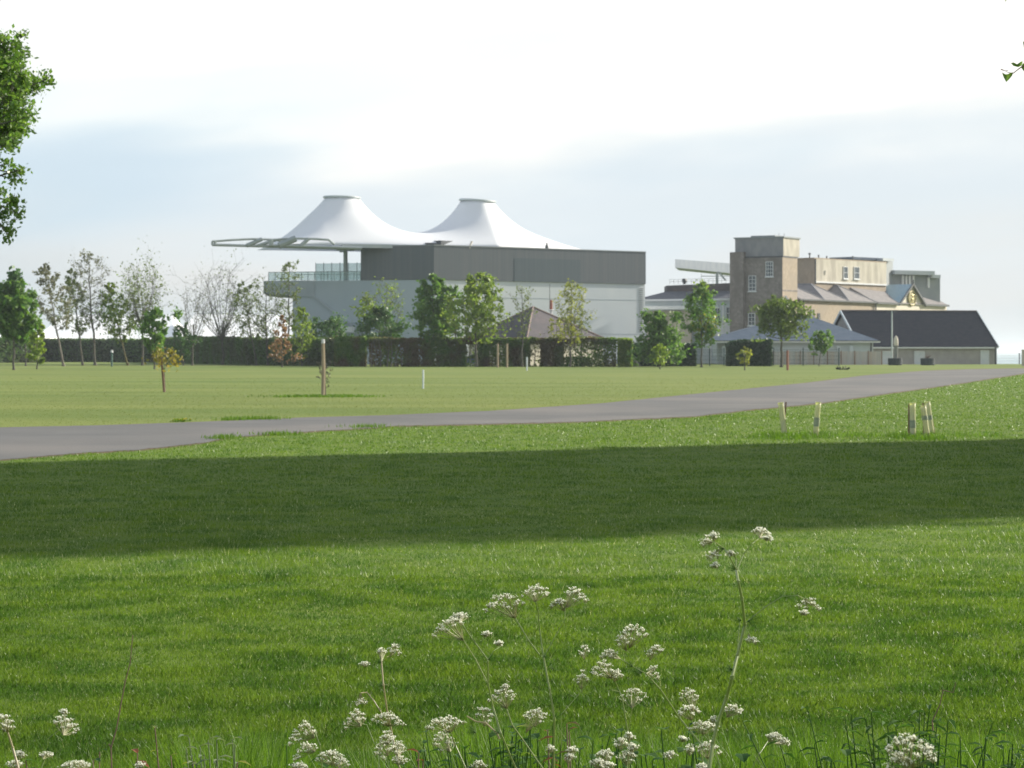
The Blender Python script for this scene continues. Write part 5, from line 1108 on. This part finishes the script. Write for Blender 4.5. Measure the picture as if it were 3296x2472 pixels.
# ------------------------------------------------------------------ foreground cow parsley
def c6(x, y): return 880 + x / 2.458, 1850 + y / 2.458
def c7(x, y): return 1700 + x / 2.018, 1650 + y / 2.018
def c5(x, y): return x / 2.458, 2000 + y / 2.458
def c8(x, y): return 2500 + x / 2.779, 2150 + y / 2.779
GP = 'white cow parsley plants along the verge'
def umbel(parent, cpx, cpy, wpx, hpx, D, node=None, tilt=0, seed=1, dens=1.0):
    """flat-topped head of many small umbellets of tiny white florets"""
    r = random.Random(seed); nr = np.random.default_rng(seed); mpp = D / F; c = P(cpx, cpy, D); W = wpx * mpp / 2 * 1.22; Hh = hpx * mpp / 2
    nd = node if node is not None else c + Vector((0, 0, -Hh * 1.3 - W * .35))
    rays = MB(); C = []; nu = max(5, int(5 + W * 1000 * .50 * dens))
    for k in range(nu):
        a = k * 2.399; q = math.sqrt((k + .5) / nu); x = math.cos(a) * q * W; y = math.sin(a) * q * W * .9; z = Hh * (1 - 1.7 * q * q) + r.uniform(-.25, .25) * Hh + x * tilt
        p = c + Vector((x, y, z)); mid = nd.lerp(p, .55) + Vector((0, 0, -abs(Hh) * .12)); rays.tube([nd, mid, p], [.0006, .0005, .0004], 3, cap=False)
        for j in range(r.randint(9, 14)):
            f = Vector((r.gauss(0, 1), r.gauss(0, 1), 0)) * .0026; f.z = .002 - f.length * .25 + r.gauss(0, .0010); rays.tube([p + Vector((0, 0, -.0045)), p + f], .00022, 3, cap=False); C.append(tuple(p + f))
    uo = MB()
    C = np.array(C); n = len(C); nrm = nr.normal(0, .6, (n, 3)) + np.array([.5, -.1, .8]); nrm /= np.linalg.norm(nrm, axis=1)[:, None]
    t1 = np.cross(nrm, nr.normal(0, 1, (n, 3))); t1 /= np.linalg.norm(t1, axis=1)[:, None]; t2 = np.cross(nrm, t1); rad = nr.uniform(.0010, .0018, n)[:, None]
    # five petals: star outline
    pts = []
    for k in range(10):
        a = 2 * math.pi * k / 10; rr_ = rad * (1.0 if k % 2 == 0 else .55); pts.append(C + (t1 * math.cos(a) + t2 * math.sin(a)) * rr_ + nrm * (0.0004 if k % 2 == 0 else 0))
    uo.polys(np.stack(pts, 1)); u = uo.build('flower_head', M['petal'], parent); rays.build('rays', M['ray'], u)
def fern(m, p, d, L, r, lv=2):
    """finely cut leaf"""
    d = d.normalized(); side = d.cross(Vector((r.uniform(-.3, .3), r.uniform(-1, -.4), .4))).normalized(); q = []
    e = p + d * L; m.tube([p, p.lerp(e, .5), e], [.0008, .0006, .0003], 3, cap=False)
    for k in range(7):
        t = .2 + .8 * k / 7; b = p.lerp(e, t)
        for s in (-1, 1):
            l = L * .45 * (1 - t * .7); dd = (side * s + d * .6).normalized(); ee = b + dd * l
            for j in range(4):
                bb = b.lerp(ee, .25 + .25 * j); w = l * .16; n2 = (d * .7 + side * s * .4)
                m.face([bb - dd * w, bb + n2 * w * 1.2, bb + dd * w, bb - n2 * w * 1.0])
def parsley(label, D, stems, umbels, leaves=(), pale=False, r0=2.2):
    b = stems[0][0][0]; base = P(b[0], b[1], D); gx = base.copy(); gx.z = 0
    root = thing('cow_parsley', label, 'cow parsley', gx, GP); m = MB(); rr_ = random.Random(int(b[0] * 13)); first = True
    for pts, rad in stems:
        q = [P(x, y, D + (0 if i == 0 else rr_.uniform(-.03, .03))) for i, (x, y) in enumerate(pts)]
        if first: q = [Vector((q[0].x + rr_.uniform(-.08, .08), q[0].y, 0)), Vector((q[0].x, q[0].y, q[0].z * .55))] + q; rads = [rad * 1.3, rad * 1.15] + [rad * (1 - .35 * i / len(pts)) for i in range(len(pts))]; first = False
        else: rads = [rad * (1 - .4 * i / len(pts)) for i in range(len(pts))]
        m.tube(q, [x * D / F for x in rads], 7)
        for p, x in zip(q[1:-1], rads[1:-1]): m.tube([p - Vector((0, 0, x * 1.2 * D / F)), p + Vector((0, 0, x * 1.2 * D / F))], x * 1.3 * D / F, 7)
    m.build('stem', M['stempale' if pale else 'stem'], root)
    for i, u in enumerate(umbels):
        (ux, uy), w, h, nd, tl = u[:5]; dd = D + rr_.uniform(-.04, .04)
        umbel(root, ux, uy, w, h, dd, node=P(nd[0], nd[1], D) if nd else None, tilt=tl, seed=int(ux * 3 + uy), dens=u[5] if len(u) > 5 else 1)
    if leaves:
        m = MB()
        for (lx, ly), L, ang in leaves:
            for k in range(3): a = R(ang + (k - 1) * 28); fern(m, P(lx, ly, D), Vector((math.cos(a), rr_.uniform(-.5, .1), math.sin(a))), L * D / F * (1 - .2 * (k != 1)), rr_)
        m.build('leaves', M['weed'], root)
parsley('tall cow parsley with left-drooping heads, two stems left of centre', 3.9,
    [([c6(1920, 1540), c6(1800, 1260), c6(1735, 1040), c6(1700, 870), c6(1698, 680)], 3.6), ([c6(1700, 870), c6(1600, 670), c6(1505, 520)], 2.2), ([c6(1695, 672), c6(1560, 490), c6(1482, 372)], 2.2), ([c6(1698, 672), c6(1745, 600), c6(1805, 562)], 1.2)],
    [(c6(1385, 405), 82, 34, c6(1505, 520), .45), (c6(1468, 335), 48, 20, c6(1482, 372), .2, 1.2), (c6(1685, 470), 20, 9, None, 0), (c6(1785, 540), 14, 7, c6(1805, 562), 0)], leaves=[(c6(1700, 672), 30, 20), (c6(1790, 1255), 34, 150)])
parsley('cow parsley with the highest pair of round heads at centre', 4.1,
    [([c7(165, 1680), c7(170, 1340), c7(140, 1150), c7(100, 940)], 3.8), ([c7(100, 940), c7(75, 760), c7(65, 640), c7(48, 580)], 2.3), ([c6(2110, 640), c6(2020, 520), c6(1915, 345), c6(1820, 230)], 2.2), ([c7(100, 940), c7(190, 780), c7(240, 690), c7(242, 580)], 1.2)],
    [(c7(50, 515), 78, 38, c7(48, 580), .05, 1.2), (c6(1830, 215), 105, 52, c6(1915, 345), .15, 1.25), (c7(312, 535), 62, 40, c7(242, 620), -.35, 1.2), (c7(195, 585), 42, 16, c7(242, 640), .3, 1.2)], leaves=[(c7(100, 940), 26, 30), (c7(165, 1340), 45, 60)])
parsley('cow parsley with pale pinkish upright stem and small top florets', 4.2,
    [([c6(1000, 1540), c6(945, 1290), c6(900, 1080), c6(870, 870), c6(855, 690)], 3.2), ([c6(860, 1100), c6(790, 990), c6(740, 930), c6(690, 935)], 1.8), ([c6(870, 870), c6(905, 872)], 1.0), ([c6(855, 690), c6(900, 650), c6(950, 625)], 1.0)],
    [(c6(852, 605), 24, 12, c6(855, 690), 0), (c6(955, 595), 30, 32, c6(920, 650), -.1, .8), (c6(900, 1140), 84, 36, c6(905, 1200), -.1, 1.2), (c6(720, 705), 20, 9, None, 0, .8), (c6(690, 1010), 36, 16, c6(690, 935), 0, .5)], pale=True, leaves=[(c6(855, 690), 20, 170), (c6(870, 880), 20, 160)])
parsley('cow parsley with a slanting fan head and arched stalk left of the pinkish stem', 3.8,
    [([c6(385, 1540), c6(370, 1350), c6(330, 1250)], 2.4), ([c6(800, 1340), c6(740, 1190), c6(680, 1170)], 1.6)],
    [(c6(230, 1250), 70, 56, c6(330, 1290), .4, 1.2), (c6(245, 1390), 62, 40, c6(330, 1400), .5, 1.1), (c6(640, 1140), 58, 40, c6(690, 1200), .5, 1.2)])
parsley('dense clustered cow parsley heads at the bottom left of centre', 3.7,
    [([c6(480, 1560), c6(470, 1500)], 2.2), ([c6(560, 1560), c6(520, 1490)], 1.6)],
    [(c6(455, 1440), 72, 34, c6(470, 1510), 0, 1.2), (c6(540, 1490), 38, 24, c6(520, 1530), 0), (c6(205, 1515), 46, 14, None, 0)])
parsley('cow parsley tuft of stacked heads below the pinkish stem', 3.75,
    [([c6(1000, 1560), c6(980, 1420), c6(950, 1350)], 2.2), ([c6(830, 1540), c6(850, 1300)], 1.6)],
    [(c6(905, 1290), 44, 34, c6(905, 1340), 0, 1.3), (c6(890, 1380), 66, 50, c6(900, 1430), .1, 1.1), (c6(985, 1370), 40, 44, c6(985, 1440), 0, 1.2), (c6(1000, 1465), 40, 20, c6(990, 1510), 0)])
parsley('broad flat cow parsley head on a slanting stalk, lower centre', 3.95,
    [([c6(1535, 1560), c6(1440, 1350), c6(1400, 1240)], 2.6), ([c6(1545, 1540), c6(1530, 1460)], 1.4)],
    [(c6(1355, 1175), 106, 34, c6(1400, 1250), .15, 1.2), (c6(1345, 1320), 66, 58, c6(1400, 1400), .1, 1.1), (c6(1625, 1505), 34, 18, None, 0)], leaves=[(c6(1600, 1250), 38, 150)])
parsley('cow parsley with round fuzzy head between two slanting stems, lower centre', 4.3,
    [([c6(2150, 1560), c6(1990, 1330), c6(1890, 1190), c6(1845, 1060)], 2.6)],
    [(c6(1810, 955), 76, 40, c6(1845, 1060), .1, 1.1), (c6(1835, 885), 16, 10, None, 0), (c6(1670, 1100), 54, 46, None, -.3, .8), (c6(2080, 1110), 64, 36, c6(2000, 1250), 0, .7)])
parsley('tallest cow parsley with thick kinked stem, right of centre', 3.5,
    [([c7(1175, 1690), c7(1200, 1500), c7(1230, 1370), c7(1290, 1200), c7(1325, 1070), c7(1360, 930), c7(1408, 730), c7(1390, 560), c7(1365, 450), c7(1352, 370)], 6.0), ([c7(1352, 370), c7(1310, 290), c7(1270, 230), c7(1210, 190)], 2.4), ([c7(1352, 370), c7(1350, 300), c7(1330, 265)], 2.0), ([c7(1358, 370), c7(1400, 270), c7(1455, 200), c7(1505, 165)], 1.7),
     ([c7(1415, 715), c7(1530, 620), c7(1650, 545), c7(1750, 538), c7(1800, 560)], 1.9), ([c7(1360, 900), c7(1370, 760), c7(1378, 700)], 1.8), ([c7(1410, 740), c7(1440, 790)], 1.2)],
    [(c7(1150, 190), 28, 30, c7(1200, 190), .5, 1), (c7(1206, 150), 16, 16, c7(1210, 190), 0, 1.2), (c7(1200, 280), 34, 22, c7(1240, 240), .2, .8), (c7(1212, 342), 14, 9, None, 0), (c7(1318, 265), 16, 8, None, 0), (c7(1518, 125), 40, 18, c7(1505, 165), -.3, 1), (c7(1558, 165), 16, 10, c7(1510, 165), 0), (c7(1830, 600), 58, 40, c7(1800, 560), -.2, .7), (c7(1790, 650), 14, 8, None, 0), (c7(1450, 830), 28, 14, c7(1430, 790), 0, .7)],
    leaves=[(c7(1425, 705), 46, -10), (c7(1385, 700), 24, 175), (c7(1330, 1020), 34, 165), (c7(1352, 365), 28, 170), (c7(1270, 235), 26, 190)])
parsley('cow parsley bending left under several loose heads, right of centre', 4.0,
    [([c7(1140, 1680), c7(1120, 1500), c7(980, 1330), c7(860, 1150), c7(765, 1045)], 3.0), ([c7(765, 1045), c7(680, 1000), c7(600, 950)], 1.6), ([c7(765, 1045), c7(810, 1085)], 1.2)],
    [(c7(690, 780), 74, 44, c7(660, 880), .0, 1.1), (c7(605, 830), 30, 40, c7(640, 900), .4), (c7(825, 895), 40, 28, c7(790, 960), .2, .8), (c7(812, 1035), 28, 48, c7(765, 1045), 0), (c7(520, 920), 44, 22, c7(600, 950), .3, 1)], leaves=[(c7(740, 1040), 40, 170), (c7(680, 1000), 30, 150)])
parsley('cow parsley with open round head on a forked upright stalk', 4.15,
    [([c7(655, 1680), c7(650, 1440), c7(610, 1200), c7(595, 1165), c7(540, 1040)], 2.6), ([c7(650, 1420), c7(675, 1270)], 1.8), ([c7(595, 1165), c7(545, 1150), c7(510, 1160)], .9)],
    [(c7(480, 1015), 66, 42, c7(545, 1080), .15, 1.1), (c7(575, 1055), 34, 26, c7(560, 1100), 0), (c7(690, 1190), 74, 46, c7(675, 1270), 0, .65), (c7(345, 1080), 34, 42, None, .6, .8)], leaves=[(c7(595, 1165), 24, 150)])
parsley('leftmost leaning cow parsley of the gappy cluster with thin faint heads', 4.5, [([c7(215, 1310), c7(330, 1180), c7(430, 1060)], 1.2)], [(c7(365, 900), 34, 30, None, .1, .5), (c7(45, 1320), 58, 36, None, 0, .6)])
parsley('cow parsley with heads stepping up beside the thick kinked stem', 3.85,
    [([c7(1260, 1690), c7(1210, 1530), c7(1140, 1410)], 1.8), ([c7(1205, 1520), c7(1060, 1350), c7(1000, 1300)], 1.6)],
    [(c7(1050, 1190), 56, 40, c7(1070, 1290), -.3, 1), (c7(1040, 1285), 60, 32, c7(1060, 1350), .1, 1.1), (c7(1140, 1390), 80, 26, c7(1140, 1440), 0, 1.2), (c7(1340, 1278), 52, 26, c7(1290, 1330), -.2, 1), (c7(1205, 1345), 14, 14, None, 0)])
parsley('small cow parsley with knobbly heads on a bending stalk, lower right', 3.8, [([c7(1440, 1690), c7(1500, 1570), c7(1560, 1480)], 1.7), ([c7(1690, 1640), c7(1650, 1560)], 1.3)], [(c7(1600, 1455), 40, 18, c7(1560, 1490), 0, 1.2), (c7(1660, 1490), 28, 20, c7(1600, 1500), -.2, 1.2)])
parsley('low mass of cow parsley heads on the bottom edge at centre', 3.6,
    [([c7(500, 1690), c7(500, 1620)], 1.8), ([c7(640, 1690), c7(650, 1600)], 1.8), ([c7(280, 1690), c7(280, 1600)], 1.4), ([c7(660, 1500), c7(655, 1460)], 1.4)],
    [(c7(500, 1570), 46, 24, None, 0, 1.1), (c7(455, 1625), 44, 20, None, 0, 1.1), (c7(605, 1495), 34, 26, None, 0), (c7(640, 1580), 46, 34, None, 0), (c7(680, 1525), 24, 20, None, 0), (c7(655, 1455), 22, 20, None, 0, .8), (c7(280, 1545), 24, 14, None, 0, .7), (c7(268, 1590), 24, 18, None, 0), (c7(520, 1640), 36, 14, None, 0), (c7(145, 1535), 18, 16, None, 0)])
parsley('cow parsley heads at the foot of the thick kinked stem', 3.55, [([c7(1170, 1690), c7(1165, 1600)], 2.4)], [(c7(1170, 1530), 62, 34, c7(1165, 1600), 0, 1.1), (c7(1050, 1540), 20, 24, None, 0), (c7(920, 1575), 26, 16, None, 0, .8), (c7(1005, 1470), 14, 10, None, 0), (c7(1130, 1650), 30, 12, None, 0)])
parsley('cow parsley with pale bare stalk cut by the left edge', 3.7, [([c5(150, 1180), c5(100, 1000), c5(62, 880)], 4.0)], [(c5(20, 795), 60, 44, c5(62, 880), -.1, 1.2), (c5(50, 830), 22, 28, c5(62, 880), 0)], pale=True)
parsley('cow parsley with a tilted dense head near the left edge', 3.9, [([c5(320, 1180), c5(370, 1060), c5(380, 930), c5(470, 860)], 1.4)], [(c5(525, 820), 68, 46, c5(500, 900), -.45, 1.4), (c5(505, 715), 18, 8, None, 0), (c5(365, 1055), 34, 10, c5(340, 1090), 0), (c5(150, 1055), 30, 18, None, 0)], leaves=[(c5(370, 1020), 26, 30)])
parsley('flat cow parsley head peeking over the bottom edge at the left', 3.7, [([c5(600, 1200), c5(600, 1165)], 1.4)], [(c5(605, 1135), 76, 16, c5(600, 1180), -.05, 1.2), (c5(1110, 1138), 22, 12, None, 0), (c5(120, 1130), 40, 16, None, 0)])
parsley('largest cream cow parsley head at the bottom right corner', 2.9, [([c8(1180, 960), c8(1190, 880)], 5)], [(c8(1190, 720), 128, 80, c8(1190, 900), -.15, 1.5), (c8(1090, 830), 70, 50, c8(1190, 900), .2, 1.2), (c8(1360, 740), 30, 30, None, -.3, 1)])

# dry twig, curled stalk, weeds
def simple(name, label, cat, D, lines, mt, leaves=None, group=None):
    b = P(*lines[0][0][0], D); root = thing(name, label, cat, (b.x, b.y, 0), group); m = MB()
    for i, (pts, rad) in enumerate(lines):
        q = [P(x, y, D) for x, y in pts]; rads = [rad * D / F * (1 - .6 * k / len(q)) for k in range(len(q))]
        if i == 0 and pts[0][1] > 2430: q = [Vector((q[0].x, q[0].y, 0))] + q; rads = [rads[0]] + rads
        m.tube(q, rads, 6)
    m.build('stem', M[mt], root); return root
simple('dry_stalk', 'thin bare reddish stalk rising alone at the lower left', 'stalk', 4.2, [([c5(885, 1180), c5(878, 1000), c5(920, 860), c5(960, 640), c5(990, 480), c5(1030, 330), c5(1050, 110)], 3.0), ([c5(990, 480), c5(970, 460)], 1.2), ([c5(880, 1000), c5(860, 970)], 3)], 'twig')
simple('curled_stalk', 'pale curled stalk bending left among the parsley', 'stalk', 4.0, [([c6(1790, 1300), c6(1770, 1255), c6(1680, 1172), c6(1600, 1160), c6(1530, 1118)], 4.0)], 'stempale')
def weed(name, label, D, px, py, h, n, L, mt, seed, stemmt='weed', width=.3, spread=1.0):
    L *= .8; n = int(n * 1.8); h += 4; py -= 28; r = random.Random(seed); top = P(px, py, D); base = Vector((top.x, D, 0)); root = thing(name, label, 'weed', base); s = MB(); lf = MB()
    for k in range(n):
        a = r.uniform(0, 6.28); e = top + Vector((r.gauss(0, .05) * spread, r.gauss(0, .05), -abs(r.gauss(0, .06)))); q = Vector((base.x + r.gauss(0, .02), base.y + r.gauss(0, .02), 0)); mid = q.lerp(e, .6) + Vector((r.gauss(0, .02), 0, 0))
        s.tube([q, mid, e], [.003, .0024, .0012], 5, cap=False)
        for j in range(h):
            t = .55 + .45 * (j + 1) / h; p = q.lerp(e, t) if t < .6 else mid.lerp(e, (t - .6) / .4); az = j * 2.4 + a; d = Vector((math.cos(az), math.sin(az), r.uniform(-.1, .6))).normalized(); l = L * r.uniform(.6, 1.1)
            sd = d.cross(Vector((0, 0, 1))).normalized() * l * width; upv = Vector((0, 0, 1)) * l * .1
            # toothed outline, folded on the midrib
            pts = [p]; m1, m2 = [], []
            for i in range(1, 6): f = i / 6; w_ = math.sin(math.pi * f ** .8) * (1 if i % 2 else .72); m1.append(p + d * l * f + sd * w_ + upv * w_ - Vector((0, 0, l * .35 * f * f))); m2.append(p + d * l * f - sd * w_ + upv * w_ - Vector((0, 0, l * .35 * f * f)))
            tip = p + d * l - Vector((0, 0, l * .35)); ax = [p + d * l * i / 6 - Vector((0, 0, l * .35 * (i / 6) ** 2)) for i in range(1, 6)]
            b0 = len(lf.v); lf.v += [tuple(v) for v in [p] + ax + [tip] + m1 + m2]
            A_ = [b0] + [b0 + 1 + i for i in range(5)] + [b0 + 6]; M1 = [b0] + [b0 + 7 + i for i in range(5)] + [b0 + 6]; M2 = [b0] + [b0 + 12 + i for i in range(5)] + [b0 + 6]
            for i in range(6):
                for MM in (M1, M2):
                    q4 = [A_[i], A_[i + 1], MM[i + 1], MM[i]]; q4 = list(dict.fromkeys(q4)); 
                    if len(q4) >= 3: lf.f.append(tuple(q4))
    s.build('stem', M[stemmt], root); lf.build('leaves', M[mt], root); return root
weed('thistle', 'grey-green thistle clump at the lower left', 4.6, 690, 2400, 6, 7, .045, 'thistle', 1, 'thistle', .2)
weed('thistle', 'small yellow-leaved weed above the grey thistle', 4.8, 652, 2362, 4, 3, .035, 'leaf_yellow', 2, 'twig', .3)
weed('dock', 'small reddish dock leaf rising at the far lower left', 4.4, 455, 2425, 3, 2, .04, 'dock', 3, 'twig', .3)
weed('dock', 'reddish-brown dock leaves beside the central parsley stem', 4.4, 1758, 2345, 4, 3, .04, 'dock', 4, 'twig', .25)
weed('dock', 'rusty dock leaf between the parsley heads left of centre', 4.2, 1335, 2402, 3, 2, .045, 'dock', 5, 'twig', .25)
weed('nettle', 'dark leafy nettle under the curled stalk', 4.6, 1600, 2360, 6, 9, .05, 'weed', 6, 'weed', .35, 1.6)
weed('nettle', 'dark nettle clump at the foot of the central stem', 4.7, 1790, 2400, 6, 10, .05, 'weed', 7, 'weed', .35, 1.8)
weed('nettle', 'round-leaved dark weed beside the bending parsley', 4.5, 2170, 2380, 5, 8, .045, 'weed', 8, 'weed', .5, 1.4)
weed('leafy_weed', 'dark feathery weed standing behind the cream flower head', 5.2, 2880, 2320, 9, 14, .07, 'weed', 9, 'weed', .14, 2.6)
weed('leafy_weed', 'dark low weeds right of the cream flower head', 5.0, 3060, 2400, 7, 12, .06, 'weed', 10, 'weed', .2, 2.8)
weed('leafy_weed', 'green bramble-like leaves on the bottom edge left of centre', 4.5, 1010, 2430, 6, 8, .045, 'weed', 11, 'weed', .4, 1.8)
weed('nettle', 'dark nettles on the bottom edge right of the tall thick stem', 4.6, 2750, 2440, 6, 10, .05, 'weed', 21, 'weed', .3, 2.4)
weed('nettle', 'dark nettles at the very bottom right corner', 4.8, 3230, 2400, 7, 14, .05, 'weed', 22, 'weed', .3, 3.0)
weed('nettle', 'dark leafy weeds on the bottom edge below the curled stalk', 4.9, 1560, 2425, 6, 12, .05, 'weed', 23, 'weed', .3, 2.2)
weed('nettle', 'dark leafy weeds between the low mass of heads and the bending parsley', 4.9, 2040, 2425, 6, 12, .05, 'weed', 24, 'weed', .35, 2.4)
weed('leafy_weed', 'scruffy green weeds at the bottom left corner', 4.6, 250, 2445, 6, 9, .045, 'weed', 25, 'twig', .3, 2.4)
weed('leafy_weed', 'fresh yellow-green leaves beside the slanting central stalk', 4.5, 1690, 2352, 4, 4, .04, 'leaf_lime', 26, 'weed', .4, 1.0)
c = G(585, 1357); nr_ = np.random.default_rng(9); C_ = np.stack([c.x + nr_.normal(0, .10, 40), c.y + nr_.normal(0, .3, 40), nr_.uniform(.03, .08, 40)], 1)
rt = thing('dandelions', 'little yellow flower clump on the far edge of the road', 'flowers', c); m = MB(); m.polys(leaf_quads(C_, .022, nr_)); m.build('flowers', leafmat('dandelion', (.45, .36, .04), (.5, .38, .05)), rt)
C_[:, 2] *= .6; m = MB(); m.polys(leaf_quads(np.concatenate([C_, C_ + .02, C_ - .02]), .03, nr_)); m.build('leaves', M['longgrass'], rt)
simple('dry_stalk', 'forked bare twig standing at the lower right', 'stalk', 5.0, [([c8(1400, 560), c8(1390, 480), c8(1460, 330), c8(1490, 190)], 2.4), ([c8(1490, 200), c8(1580, 220), c8(1600, 130)], 1.6)], 'twig')

for o in list(bpy.data.objects):
    if o.parent is None and o.type == 'EMPTY' and not o.children: print('EMPTY THING', o.name)
